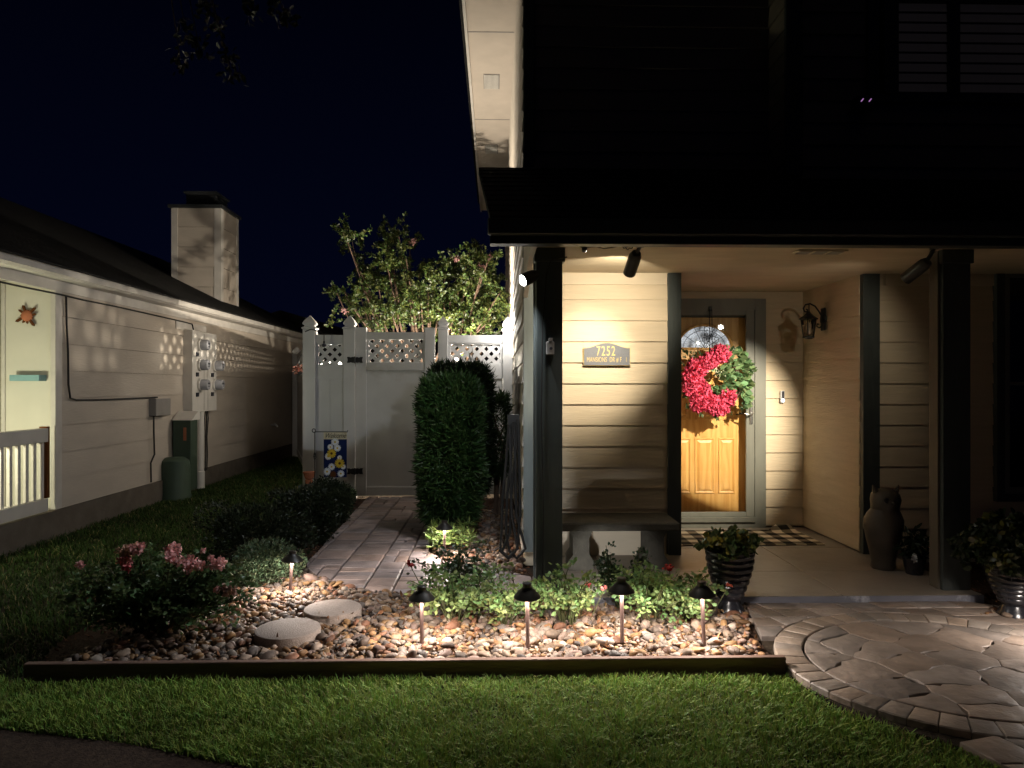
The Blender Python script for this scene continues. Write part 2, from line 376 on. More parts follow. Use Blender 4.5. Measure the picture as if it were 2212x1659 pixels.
class Stones:
    def __init__(s): s.v = []; s.f = []; s.c = []
    def add(s, poly, z0, z1, gap=.006, bev=.008, col=(.2, .16, .14), rough=.0):
        if len(poly) < 3 or abs(area(poly)) < .0006: return
        if area(poly) < 0: poly = poly[::-1]
        if rough:                       # subdivide the outline and wobble it
            q = []
            for i in range(len(poly)):
                a, b = poly[i], poly[(i+1) % len(poly)]; L = math.dist(a, b); k = max(1, int(L/.05))
                for j in range(k):
                    t = j/k; q.append((a[0]+(b[0]-a[0])*t+(random.uniform(-rough, rough) if j else 0), a[1]+(b[1]-a[1])*t+(random.uniform(-rough, rough) if j else 0)))
            poly = q
        cx = sum(p[0] for p in poly)/len(poly); cy = sum(p[1] for p in poly)/len(poly)
        def ins(d):
            o = []
            for x, y in poly:
                L = math.hypot(x-cx, y-cy) or 1; k = max(0, 1-d/L); o.append((cx+(x-cx)*k, cy+(y-cy)*k))
            return o
        n = len(poly); b = len(s.v); dz = random.uniform(-.003, .003)
        for pl, z in ((ins(gap), z0), (ins(gap), z1-bev*.8+dz), (ins(gap+bev*.6), z1-bev*.2+dz), (ins(gap+bev*1.6), z1+dz)):
            s.v += [(x, y, z) for x, y in pl]
        for r in range(3):
            for i in range(n): s.f.append((b+r*n+i, b+r*n+(i+1) % n, b+(r+1)*n+(i+1) % n, b+(r+1)*n+i))
        s.f.append(tuple(range(b+3*n, b+4*n)))
        k = random.uniform(.72, 1.22); h = random.uniform(-.06, .08)
        s.c += [(col[0]*k*(1+h), col[1]*k, col[2]*k*(1-h), 1)]*(4*n)
    def build(s, name, m, **kw):
        me = bpy.data.meshes.new(name); me.from_pydata(s.v, [], s.f); me.update()
        at = me.color_attributes.new('tint', 'FLOAT_COLOR', 'POINT'); at.data.foreach_set('color', [x for c in s.c for x in c])
        me.polygons.foreach_set('use_smooth', [True]*len(me.polygons))
        try: me.set_sharp_from_angle(angle=R(28))
        except Exception: pass
        me.materials.append(m); o = bpy.data.objects.new(name, me); link(o); return tag(o, **kw)
def sheet(name, poly, z, m, **kw):
    me = bpy.data.meshes.new(name); me.from_pydata([(x, y, z) for x, y in poly], [], [tuple(range(len(poly)))]); me.update()
    me.materials.append(m); o = bpy.data.objects.new(name, me); link(o); return tag(o, **kw)
def text(name, s, size, m, parent, loc, rot=(R(90), 0, 0), xs=1.0, shear=0, ext=.002, label=None, spacing=1.0, bold=0):
    c = bpy.data.curves.new(name, 'FONT'); c.body = s; c.size = size; c.extrude = ext; c.align_x = 'CENTER'; c.align_y = 'CENTER'; c.shear = shear
    c.space_character = spacing; c.offset = bold
    c.materials.append(m); o = bpy.data.objects.new(name, c); link(o, parent); o.location = loc; o.rotation_euler = rot; o.scale = (xs, 1, 1)
    dg = bpy.context.evaluated_depsgraph_get(); dg.update()
    me = bpy.data.meshes.new_from_object(o.evaluated_get(dg)); me.name = name
    if not me.materials: me.materials.append(m)
    o2 = bpy.data.objects.new(name, me); link(o2, parent); o2.location = loc; o2.rotation_euler = rot; o2.scale = (xs, 1, 1)
    bpy.data.objects.remove(o); o2.name = name
    return o2
def light(kind, loc, power, col, parent=None, size=.02, target=None, angle=60, blend=.4, name='lamp_light'):
    d = bpy.data.lights.new(name, kind); d.energy = power; d.color = col; d.shadow_soft_size = size
    if kind == 'SPOT': d.spot_size = R(angle); d.spot_blend = blend
    o = bpy.data.objects.new(name, d); link(o, parent); o.location = loc
    if target is not None: o.rotation_euler = (Vector(target)-Vector(loc)).to_track_quat('-Z', 'Y').to_euler()
    return o

# ================================================================= GROUND
sheet('ground', [(-60, -20), (60, -20), (60, 90), (-60, 90)], -.012, M['soil'], kind='structure', label='dark soil and turf ground between the two houses', cat='ground')
PATH = [(-1.74, 9.72), (-1.66, 7.4), (-1.62, 6.5), (-1.62, 6.15), (-1.55, 5.88), (-1.36, 5.6), (-1.12, 5.36), (-.86, 5.22), (-.6, 5.14), (-.3, 5.12), (.05, 5.12), (.42, 5.14), (.42, 5.5),
        (.30, 5.62), (-.05, 5.86), (-.42, 6.12), (-.60, 6.45), (-.64, 6.95), (-.60, 9.72)]
MC = (2.50, 3.80); MRX, MRY = .94, .86
BED = [(-2.47, 3.80), (1.56, 3.80), (1.58, 4.22), (1.80, 4.885), (.42, 4.885), (.42, 5.4), (.24, 6.1), (.24, 9.75), (-2.30, 9.75), (-2.55, 8.2), (-2.5, 6.4), (-2.6, 5.2), (-2.62, 4.3)]
sheet('mulch_bed', BED, .006, M['mulch'], kind='structure', label='dark mulch bed under the shrubs and river rock', cat='mulch bed')
sheet('mulch_bed', [(3.42, 4.52), (6.5, 4.2), (6.5, 6.12), (3.42, 6.12)], .006, M['mulch'], kind='structure', label='dark mulch bed below the right hand window', cat='mulch bed')
DRV = [(-9, 2.95), (-2.9, 3.30), (-2.3, 3.25), (-1.6, 3.1), (-.95, 2.86), (-.2, 2.45), (.6, 1.9), (.8, 0), (-9, 0)]
sheet('driveway', DRV, .004, M['drive'], kind='structure', label='dark driveway at the bottom left corner', cat='driveway')

# grass blades
def grass(name, poly_in, bbox, n, h, wd, excl, label, base=(.225, .33, .068)):
    x = RNG.uniform(bbox[0], bbox[2], n); y = RNG.uniform(bbox[1], bbox[3], n)
    k = in_poly(x, y, poly_in)
    for e in excl: k &= ~in_poly(x, y, e)
    k &= ((x-MC[0])/(MRX+.0))**2+((y-MC[1])/(MRY+.0))**2 > 1
    x = x[k]; y = y[k]; n = len(x)
    patch = np.sin(x*5.1+np.sin(y*7))*np.sin(y*6.3+1.3*np.sin(x*4))
    fine = np.sin(x*31+2*np.sin(y*23))*np.sin(y*37+2*np.sin(x*19))
    hh = h*(.35+.95*RNG.random(n))*(1+.22*patch+.22*fine)
    an = RNG.uniform(0, 2*np.pi, n); d = np.stack([np.cos(an), np.sin(an)], 1); ln = RNG.uniform(.15, 1.25, n)
    sd_ = np.stack([-d[:, 1], d[:, 0]], 1)
    ww = wd*(.7+.6*RNG.random(n))
    def v(t, wf):
        cx = x+d[:, 0]*hh*ln*t**1.8; cy = y+d[:, 1]*hh*ln*t**1.8; cz = hh*t*(1-.25*ln*t)
        return (np.stack([cx+sd_[:, 0]*ww*wf, cy+sd_[:, 1]*ww*wf, cz], 1), np.stack([cx-sd_[:, 0]*ww*wf, cy-sd_[:, 1]*ww*wf, cz], 1))
    a, b = v(0, .5); c, e = v(.5, .45); f, g = v(1, .06)
    V = np.stack([a, b, c, e, f, g], 1).reshape(-1, 3); i = np.arange(n)[:, None]*6
    Fq = np.concatenate([i+np.array([[0, 1, 3, 2]]), i+np.array([[2, 3, 5, 4]])])
    cc = leafcol(n, base, .35, .3); dry = RNG.random(n) < .06; cc[dry] = cc[dry]*0+np.array([.22, .18, .08])
    cc *= (1+.18*patch)[:, None]
    return npmesh(name, V, Fq, 4, M['grass'], col=np.repeat(cc, 6, 0), kind='stuff', label=label, cat='grass')
LAWN1 = [(-3.4, 3.33), (-2.9, 3.31), (-2.3, 3.26), (-1.6, 3.1), (-.95, 2.87), (-.6, 2.6), (2.6, 2.5), (2.35, 2.72), (1.95, 2.95), (1.6, 3.3), (1.54, 3.72), (-2.47, 3.74), (-3.3, 3.9)]
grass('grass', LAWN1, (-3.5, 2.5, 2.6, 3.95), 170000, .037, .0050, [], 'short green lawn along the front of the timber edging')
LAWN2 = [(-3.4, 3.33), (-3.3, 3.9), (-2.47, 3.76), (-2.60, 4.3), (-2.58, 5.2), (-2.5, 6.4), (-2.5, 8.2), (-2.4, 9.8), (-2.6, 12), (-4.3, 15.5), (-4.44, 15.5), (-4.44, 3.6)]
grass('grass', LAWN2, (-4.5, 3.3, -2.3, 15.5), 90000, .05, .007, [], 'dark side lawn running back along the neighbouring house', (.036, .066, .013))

# river rocks: one mass
def rocks(polys, excl, n, label, rmin=.011, rmax=.034, circ=(), z=.0):
    import bmesh
    protos = []
    for k in range(7):
        b = bmesh.new(); bmesh.ops.create_icosphere(b, subdivisions=2, radius=1); V = np.array([v.co[:] for v in b.verts]); Fi = np.array([[v.index for v in f.verts] for f in b.faces]); b.free()
        ph = RNG.uniform(0, 6, 6)
        d = 1+.16*np.sin(V[:, 0]*2.3+ph[0])*np.sin(V[:, 1]*2.1+ph[1])+.11*np.sin(V[:, 2]*3.1+ph[2]+V[:, 0]*2)+.06*np.sin(V[:, 1]*5+ph[3])
        protos.append((V*d[:, None], Fi))
    pal = np.array([[.36, .26, .18], [.42, .33, .26], [.26, .20, .17], [.46, .37, .31], [.40, .235, .12], [.33, .17, .11], [.19, .17, .165], [.50, .44, .39], [.45, .28, .14], [.30, .25, .22], [.37, .27, .24]])
    out = []
    for lay in range(2):
        for poly in polys:
            xs = [p[0] for p in poly]; ys = [p[1] for p in poly]; A = abs(area(poly)); m = int(n*A*(1 if lay == 0 else .5))
            # jittered grid
            st = math.sqrt(A/m); gx, gy = np.meshgrid(np.arange(min(xs), max(xs), st), np.arange(min(ys), max(ys), st))
            x = (gx+RNG.uniform(-.5, .5, gx.shape)*st).ravel(); y = (gy+RNG.uniform(-.5, .5, gy.shape)*st).ravel()
            k = in_poly(x, y, poly)
            for e in excl: k &= ~in_poly(x, y, e)
            for (cx, cy, cr_) in circ: k &= np.hypot(x-cx, y-cy) > cr_
            x = x[k]; y = y[k]
            for i in range(len(x)):
                V, Fi = protos[RNG.integers(7)]; r = rmin+(rmax-rmin)*RNG.random()**2.1
                if RNG.random() < .04: r *= 1.35
                sc = np.array([r*RNG.uniform(1.0, 1.6), r*RNG.uniform(.75, 1.05), r*RNG.uniform(.45, .75)])
                e = Matrix.Rotation(RNG.uniform(0, 6.28), 3, 'Z') @ Matrix.Rotation(RNG.normal()*.35, 3, 'X') @ Matrix.Rotation(RNG.normal()*.3, 3, 'Y')
                W = (V*sc) @ np.array(e).T
                W = W+np.array([x[i], y[i], z+sc[2]*.7+lay*.030+RNG.uniform(0, .012)])
                c = pal[RNG.integers(len(pal))]*RNG.uniform(.28, .84)*np.array([.84, .77, .70])
                out.append((W, Fi, np.tile(c, (len(W), 1))))
    V, Fi, cc = joinm(out)
    return npmesh('gravel', V, Fi, 3, M['rock'], col=cc, smooth=True, kind='stuff', label=label, cat='river rock')
S1 = G(622, 1362, .075); S2 = G(719, 1317, .075)
BEDR = [(-2.35, 3.86), (1.51, 3.86), (1.53, 4.25), (1.74, 4.86), (.46, 4.87), (.42, 5.13), (-.9, 5.22), (-1.3, 5.55), (-1.55, 5.80), (-1.70, 5.75), (-1.95, 5.35), (-2.15, 4.7)]
ISL = [(-.02, 5.86), (-.40, 6.14), (-.56, 6.5), (-.60, 7.0), (-.60, 8.6), (.22, 8.6), (.24, 5.75)]
rocks([BEDR, ISL], [PATH], 1350, 'tan and brown river rock filling the bed behind the timber edging', circ=[(S1.x, S1.y, .208), (S2.x, S2.y, .202)], z=.0)
rocks([[(3.3, 4.52), (4.6, 4.25), (4.9, 4.5), (3.9, 4.78), (3.5, 4.8)], [(3.2, 4.5), (3.5, 4.75), (3.45, 4.8), (3.2, 4.65)]], [], 650, 'small patch of river rock by the right hand planter', z=.0)

# loose mulch chips and fallen leaves
def litter():
    pts = []
    for poly, n in ((BED, 9000), ([(3.42, 4.6), (6.3, 4.3), (6.3, 6.1), (3.42, 6.1)], 2500)):
        xs = [p[0] for p in poly]; ys = [p[1] for p in poly]
        x = RNG.uniform(min(xs), max(xs), n); y = RNG.uniform(min(ys), max(ys), n); k = in_poly(x, y, poly) & ~in_poly(x, y, PATH)
        pts.append(np.stack([x[k], y[k], RNG.uniform(.01, .022, k.sum())], 1))
    p = np.concatenate(pts); n = len(p)
    V, Fq, c = leaf_mesh(p, .032, leafcol(n, (.12, .06, .035), .6, .2), .35, -.05, .3)
    V[:, 2] = np.clip(V[:, 2], .008, .04)
    npmesh('mulch_chips', V, Fq, 4, M['petal'], col=c, kind='stuff', label='loose bark chips and dead leaves over the garden beds', cat='mulch')
litter()

p = np.stack([RNG.uniform(-2.2, 1.6, 420), RNG.uniform(3.87, 5.0, 420), RNG.uniform(.062, .085, 420)], 1); p = p[in_poly(p[:, 0], p[:, 1], BEDR)]
V, Fq, c = leaf_mesh(p, .038, leafcol(len(p), (.20, .11, .055), .5, .2), .4, -.1, .5); npmesh('dead_leaves', V, Fq, 4, M['petal'], col=c, kind='stuff', label='dry fallen leaves scattered over the river rock', cat='leaves')
# paver path
st = Stones()
x = -1.80
while x < .45:
    wd = random.choice((.15, .22, .22, .30)); y = 5.0+random.uniform(-.3, 0)
    while y < 9.9:
        L = random.choice((.12, .16, .23, .23, .32))
        if wd > .2 and random.random() < .25:
            parts = [(x, y, x+wd/2, y+L), (x+wd/2, y, x+wd, y+L)]
        else: parts = [(x, y, x+wd, y+L)]
        for r in parts:
            pl = cliprect(PATH, *r)
            if pl: st.add(pl, 0, .042, .010, .013, (.26, .205, .19), .0)
        y += L
    x += wd
st.build('path', M['paver'], kind='structure', label='grey pink paver path leading to the white gate', cat='path')
# landing: flagstone medallion, soldier ring, pavers towards the porch step and the drive
st = Stones()
sites = []
for _ in range(4000):
    a = random.uniform(0, 6.283); r = math.sqrt(random.random()); p = (MC[0]+math.cos(a)*r*(MRX-.17), MC[1]+math.sin(a)*r*(MRY-.17))
    if all(math.hypot(p[0]-q[0], (p[1]-q[1])*1.45) > .31*random.uniform(.7, 1.25) for q in sites): sites.append(p)
    if len(sites) > 26: break
circ = [(MC[0]+math.cos(t*math.pi/36)*(MRX-.165), MC[1]+math.sin(t*math.pi/36)*(MRY-.165)) for t in range(72)]
for i, s in enumerate(sites):
    pl = circ
    for j, q in enumerate(sites):
        if i == j: continue
        a, b = q[0]-s[0], q[1]-s[1]; c = (q[0]**2+q[1]**2-s[0]**2-s[1]**2)/2
        pl = clip(pl, a, b, c)
        if len(pl) < 3: break
    if len(pl) >= 3: st.add(pl, 0, .042, .002, .006, (.26, .212, .178), .017)
NR = 46
for k in range(NR):
    a0 = 2*math.pi*k/NR; a1 = 2*math.pi*(k+1)/NR; pl = []
    for a, o in ((a0, .155), (a0, 0), ((a0+a1)/2, -.003), (a1, 0), (a1, .155)):
        pl.append((MC[0]+math.cos(a)*(MRX-o), MC[1]+math.sin(a)*(MRY-o)))
    st.add(pl, 0, .045, .003, .010, (.27, .22, .18), .0)
def outside_ellipse_polys(region, x0, y0, x1, y1, dx, dy, shear):
    y = y0; row = 0
    while y < y1:
        x = x0-shear*3+random.uniform(-.1, 0)
        while x < x1:
            L = random.choice((dx, dx*.6, dx*1.3))
            q = [(x, y), (x+L, y), (x+L+shear, y+dy), (x+shear, y+dy)]
            c = (x+L/2, y+dy/2)
            pl = q
            # clip to convex region
            n = len(region)
            for i in range(n):
                a, b = region[i], region[(i+1) % n]; ex, ey = b[0]-a[0], b[1]-a[1]
                pl = clip(pl, ey, -ex, ey*a[0]-ex*a[1])
                if len(pl) < 3: break
            if len(pl) >= 3:
                # clip away the medallion with the tangent line nearest to the stone
                gx, gy = (c[0]-MC[0])/MRX, (c[1]-MC[1])/MRY; g = math.hypot(gx, gy) or 1
                nx, ny = gx/g/MRX, gy/g/MRY
                pl = clip(pl, -nx, -ny, -(1.0+nx*MC[0]+ny*MC[1]))
                if len(pl) >= 3: st.add(pl, 0, .042, .004, .006, (.24, .195, .165), .0)
            x += L
        y += dy; row += 1
outside_ellipse_polys([(1.60, 4.24), (3.7, 4.24), (3.42, 4.80), (3.28, 4.884), (1.72, 4.884)], 1.4, 3.9, 3.8, 4.88, .24, .17, -.05)
outside_ellipse_polys([(1.9, 2.94), (2.5, 2.0), (6.0, 2.0), (6.0, 3.55), (3.2, 3.3)], 1.8, 2.0, 6.0, 3.6, .36, .26, -.08)
outside_ellipse_polys([(3.3, 3.55), (6.0, 3.55), (6.0, 4.15), (3.5, 4.3)], 3.0, 3.5, 6.0, 4.4, .36, .26, -.08)
st.build('landing', M['paver'], kind='structure', label='round flagstone landing ringed with soldier pavers before the porch step', cat='paving')
sheet('paving_base', [(1.60, 4.3), (1.56, 3.7), (1.66, 3.3), (2.0, 2.95), (2.5, 2.0), (6.1, 2.0), (6.1, 4.2), (3.4, 4.82), (3.28, 4.88), (1.74, 4.88)], .008, M['soil'], kind='structure', label='dark joints beneath the flagstone landing', cat='paving')

# edging timber
mb = MB(); mb.bbox((-2.47, 3.775, -.02), (1.56, 3.815, .088), .004)
e_ = mb.build('edging_board', M['timber'], label='low brown timber edging board between lawn and river rock', cat='garden edging')
# stepping stones
for i, (s, lb, rad) in enumerate(((S1, 'round speckled concrete stepping stone nearer the timber edging', .192), (S2, 'round plain stepping stone nearer the paver path', .185))):
    mb = MB(); mb.lathe((s.x, s.y, .0), [(rad*.96, 0), (rad, .03), (rad, .078), (rad*.985, .088), (rad*.95, .092)], 48)
    mb.build('stepping_stone', M['step'], smooth=True, label=lb, cat='stepping stone', group='round stepping stones in the river rock')

# ================================================================= OUR HOUSE
FW = 6.12; SX = .247; CZ = 2.52; DW = 7.3; PZ = .085
RL = P(1466, 900, FW).x; RR = P(1735, 900, DW).x
house = thing('house', 'tan lap sided two storey house with a lit front porch', 'house', loc=(0, 0, 0))
mb = MB()
mb.siding((SX, FW), (1, 0), RL-SX, .3005, CZ-.10, .1805, (0, -1))
mb.box((SX, FW+.02, .0), (RL-.02, FW+.10, 3.40))
mb.siding((RR+.09, FW), (1, 0), 5.6, .12, CZ-.10, .1805, (0, -1))
mb.box((RR+.02, FW+.02, .0), (9, FW+.10, 3.40))
mb.build('front_wall', M['siding'], house)
mb = MB(); mb.box((SX+.095, FW-.022, CZ-.10), (RL-.105, FW+.02, CZ)); mb.box((RR+.2, FW-.022, CZ-.10), (9, FW+.02, CZ)); mb.build('frieze_board', M['frieze'], house)
# base band under the siding
mb = MB(); mb.box((SX+.01, FW-.010, .0), (RL-.11, FW+.02, .299)); mb.build('base_board', M['frieze'], house)
# recess walls
DX0, DX1 = 1.744, 2.654
xs_r = P(1652, 900, DW).x
mb = MB(); mb.siding((xs_r-.01, DW), (1, 0), RR-xs_r+.01, PZ+.02, CZ, .187, (0, -1)); mb.box((RL-.1, DW+.02, PZ), (DX0-.12, DW+.1, CZ)); mb.box((xs_r-.02, DW+.02, PZ), (RR+.1, DW+.1, CZ))
hz = P(1600, 646, DW).z
mb.box((DX0-.2, DW+.0, hz-.01), (xs_r+.02, DW+.1, CZ))
mb.build('recess_wall', M['siding'], house)
mb = MB(); mb.siding((RR, FW+.03), (0, 1), DW-FW-.03, PZ+.02, CZ, .187, (-1, 0), .012); mb.box((RR+.02, FW+.1, 0), (RR+.10, DW+.1, CZ)); mb.build('recess_side_wall', M['siding'], house)
mb = MB(); mb.box((RL, FW+.02, PZ), (RL+.015, DW, CZ)); mb.build('recess_side_wall', M['siding'], house)
# trims
mb = MB(); mb.bbox((RL-.10, FW-.03, PZ), (RL+.016, FW+.02, CZ-.001), .003); mb.build('corner_trim', M['trim'], house)
mb = MB(); mb.bbox((RR-.002, FW-.03, PZ), (RR+.145, FW+.03, CZ-.001), .003); mb.build('corner_trim', M['trim'], house)
mb = MB(); mb.bbox((SX-.006, FW-.035, .12), (SX+.094, FW+.01, CZ+.9), .003); mb.build('corner_trim', M['trim_grey'], house)
# side wall, going back beside the hedge and over the fence
mb = MB(); mb.siding((SX, FW), (0, 1), 11.1, .12, 5.79, .1805, (-1, 0), .018); mb.box((SX+.02, FW+.1, 0), (SX+.12, 17.2, 5.8)); mb.build('side_wall', M['siding_side'], house)
# upper storey
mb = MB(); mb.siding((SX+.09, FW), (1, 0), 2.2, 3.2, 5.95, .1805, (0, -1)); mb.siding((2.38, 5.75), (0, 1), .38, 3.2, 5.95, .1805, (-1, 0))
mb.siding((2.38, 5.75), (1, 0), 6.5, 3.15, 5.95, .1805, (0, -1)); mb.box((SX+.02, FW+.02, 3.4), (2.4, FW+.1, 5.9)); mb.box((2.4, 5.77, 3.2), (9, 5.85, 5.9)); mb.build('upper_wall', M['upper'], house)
mb = MB(); mb.bbox((SX-.006, FW-.035, 3.425), (SX+.09, FW+.01, 5.79)); mb.build('corner_trim', M['trim'], house)
mb = MB(); mb.bbox((2.36, 5.715, 3.25), (2.50, 5.76, 5.9)); mb.build('corner_trim', M['trim'], house)
# upper window with blinds
a = P(1873, 205, 5.72); b = P(2230, 8, 5.72)
win = MB().box((a.x, 5.70, a.z-.06), (b.x, 5.745, a.z)).box((a.x, 5.70, b.z), (b.x, 5.745, b.z+.08)).box((a.x, 5.70, a.z+.001), (a.x+.09, 5.745, b.z-.001)).box((b.x-.05, 5.70, a.z+.001), (b.x, 5.745, b.z-.001))
c0 = P(2046, 100, 5.72).x; c1 = P(2070, 100, 5.72).x
win.box((c0, 5.695, a.z+.001), (c1, 5.745, b.z-.001)).box((P(1907,100,5.72).x, 5.69, a.z+.002), (P(1937,100,5.72).x, 5.742, b.z-.002)); w_ = win.build('window', M['trim'], house)
mb = MB()
for xa, xb in ((P(1937, 0, 5.74).x, c0), (c1, b.x-.05)):
    k = 0; z = a.z+.03
    while z < b.z-.02: mb.add([(xa, 5.722, z), (xb, 5.722, z), (xb, 5.730, z+.069), (xa, 5.730, z+.069)], [(0, 1, 2, 3)]); z += .082
M['blind'] = mat('blind_slats', (.25, .22, .22), .7, .2, emit=(.5, .42, .42), estr=.006)
mb.build('blind', M['blind'], w_)
mb = MB(); mb.box((a.x+.09, 5.7312, a.z+.001), (b.x-.05, 5.7325, b.z-.001)); mb.build('pane', M['darkglass'], w_)
# porch roof
g0 = P(1060, 526, 4.6); gz0 = g0.z; gz1 = P(1060, 470, 4.6).z; zt = P(1060, 362, FW).z; xl = g0.x; xt = P(1034, 362, FW).x
mb = MB()
mb.add([(xl, 4.56, gz1-.01), (9, 4.56, gz1-.01), (9, FW, zt), (xt, FW, zt), (xl, 4.56, gz1-.06), (9, 4.56, gz1-.06), (9, FW, zt-.06), (xt, FW, zt-.06)],
       [(0, 1, 2, 3), (4, 7, 6, 5), (0, 4, 5, 1), (1, 5, 6, 2), (2, 6, 7, 3), (3, 7, 4, 0)])
n_ = 11
for k in range(n_):                     # shingle courses
    t = k/n_; y = 4.555+(FW-4.555)*t; z = gz1-.01+(zt-gz1+.01)*t; xx = xl+(xt-xl)*t; y2 = 4.555+(FW-4.555)*(t+1/n_); z2 = gz1-.01+(zt-gz1+.01)*(t+1/n_)
    mb.add([(xx-.003, y, z+.010), (9, y, z+.010), (9, y2, z2+.002), (xx-.003, y2, z2+.002), (xx-.003, y, z), (9, y, z)], [(0, 1, 2, 3), (0, 4, 5, 1)])
pr = mb.build('porch_roof', M['shingle'], house)
M['fascia_dark'] = mat('dark_fascia', (.03, .032, .033), .5, .3, var=.1)
mb = MB(); mb.bbox((xl-.006, 4.60, gz0), (9, 4.70, gz1-.062), .004); mb.bbox((xl-.02, 4.545, gz0+.05), (9, 4.599, gz1-.012), .008); mb.build('gutter', M['fascia_dark'], pr)
# left gable end of the porch roof
mb = MB(); mb.prism([(4.71, gz0+.005), (4.71, gz1-.02), (FW-.03, zt-.065), (FW-.037, 2.30), (5.2, gz0+.005)], 0, SX-.005, SX+.03); mb.build('gable', M['siding_side'], pr)
mb = MB(); mb.box((SX+.031, 4.701, CZ), (9, DW+.1, CZ+.05)); mb.build('porch_ceiling', M['ceiling'], house)
# ceiling vent
a = P(1722, 536, 5.0); v0 = G(1722, 541, CZ); 
vx, vy = P(1722, 538, 5.05).x, 5.02
mb = MB(); mb.bbox((vx, vy, CZ-.012), (vx+.36, vy+.13, CZ-.001), .003); mb.build('ceiling_vent', M['frieze'], house)
mb = MB()
for k in range(3): mb.box((vx+.02+k*.115, vy+.015, CZ-.016), (vx+.105+k*.115, vy+.115, CZ-.0125))
mb.build('vent_grille', M['box_dark'], house)
# columns
def column(px0, px1, Yf, depth, z0, labelled=False):
    x0 = P(px0, 900, Yf).x; x1 = P(px1, 900, Yf).x
    m = MB(); m.bbox((x0, Yf, z0), (x1, Yf+depth, CZ-.002), .004); o = m.build('porch_column', M['trim'], house)
    m = MB(); m.bbox((x0-.012, Yf-.012, CZ-.10), (x1+.018, Yf+depth+.01, CZ-.0025), .004); m.build('column_cap', M['trim'], o)
    return x0, x1
cx0, cx1 = column(1158, 1215, 5.0, .10, .03)
mb = MB(); mb.bbox((cx0-.012, 5.105, .05), (cx0+.05, 5.17, CZ-.003)); mb.build('porch_column', M['trim'], house)
rx0, rx1 = column(2037, 2097, 5.0, .14, .03)
mb = MB(); mb.bbox((rx0-.02, 5.03, PZ+.001), (rx0-.001, 5.13, CZ-.004), .002); mb.build('column_trim', mat('brown_trim', (.085, .072, .055), .6, .2), house)
# slab
mb = MB(); mb.bbox((.42, 4.885, -.02), (rx1+.02, 4.93, PZ-.001), .003); mb.build('slab_edge', M['slabface'], house)
mb = MB()
xs = [.44, 1.35, 2.42, 3.41]; ys = [4.886, 5.55, 6.35, 7.3]
for i in range(3):
    for j in range(3):
        mb.bbox((xs[i]+.002, ys[j]+.002 if j else ys[j], 0), (xs[i+1]-.002, ys[j+1]-.002, PZ), .003)
mb.box((.43, 4.9, 0), (3.4, 7.3, PZ-.006)); mb.build('porch_floor', M['porch'], house)
# right window
a = P(2147, 1065, FW-.02); b = P(2260, 588, FW-.02)
mb = MB(); mb.box((a.x, FW-.06, a.z), (a.x+.07, FW+.0, b.z)).box((a.x, FW-.06, a.z-.07), (b.x+.6, FW, a.z-.001)).box((a.x, FW-.06, b.z+.001), (b.x+.6, FW, b.z+.07)); w2 = mb.build('window', M['trim'], house)
mb = MB(); mb.box((a.x+.071, FW-.05, a.z), (a.x+.12, FW, b.z)).box((a.x+.121, FW-.05, a.z), (b.x+.6, FW, a.z+.05)).box((a.x+.121, FW-.05, b.z-.05), (b.x+.6, FW, b.z)).box((a.x+.121, FW-.045, 1.55), (b.x+.6, FW-.01, 1.58)); mb.build('window_frame', M['jamb'], w2)
mb = MB(); mb.box((a.x+.121, FW-.03, a.z+.051), (b.x+.6, FW-.025, b.z-.051)); mb.build('pane', M['darkglass'], w2)
# main roof and its side soffit
mb = MB(); mb.box((-.33, 5.0, 5.80), (SX, 17.2, 5.83)); sof = mb.build('soffit', M['soffit'], house)
mb = MB()
for y in (8.53, 11.33, 14.1): mb = MB(); mb.box((-.33, y, 5.797), (SX-.02, y+.022, 5.7995)); mb.build('soffit_joint', M['box_dark'], sof)
for (px, py, wd, ln) in ((1062, 176, .20, .46), (1062, 322, .20, .46)):
    q = G(px, py, 5.80); mb = MB()
    for k in range(12): mb.box((q.x-wd/2+k*wd/12, q.y-ln/2, 5.788), (q.x-wd/2+(k+.5)*wd/12, q.y+ln/2, 5.7955))
    mb.build('vent_louvres', M['box_grey'], sof); mb = MB(); mb.box((q.x-wd/2-.012, q.y-ln/2-.01, 5.795), (q.x+wd/2+.012, q.y+ln/2+.01, 5.7992)); mb.build('soffit_vent', M['box_dark'], sof)
mb = MB(); mb.box((-.365, 5.0, 5.76), (-.331, 17.2, 5.98)); mb.build('fascia', M['nwhite'], house)
mb = MB(); mb.add([(-.42, 4.9, 5.985), (6, 4.9, 9.2), (6, 17.3, 9.2), (-.42, 17.3, 5.985), (-.42, 4.9, 5.96), (-.42, 17.3, 5.96)], [(0, 1, 2, 3), (0, 3, 5, 4)]); mb.add([(6, 4.9, 9.2), (12, 4.9, 6), (12, 17.3, 6), (6, 17.3, 9.2)], [(0, 1, 2, 3)]); mb.build('roof', M['shingle'], house)
mb = MB(); mb.box((SX, 17.1, 0), (9, 17.2, 5.8)); mb.build('back_wall', M['siding_side'], house)

# ---- front door
dY = 7.42; dz0 = P(1540, 1107, dY).z; dz1 = dz0+2.05; dc = (DX0+DX1)/2
door = MB()
gz = P(1522, 753, dY).z; gzt = P(1522, 705, dY).z; gr = P(1578, 750, dY).x-dc
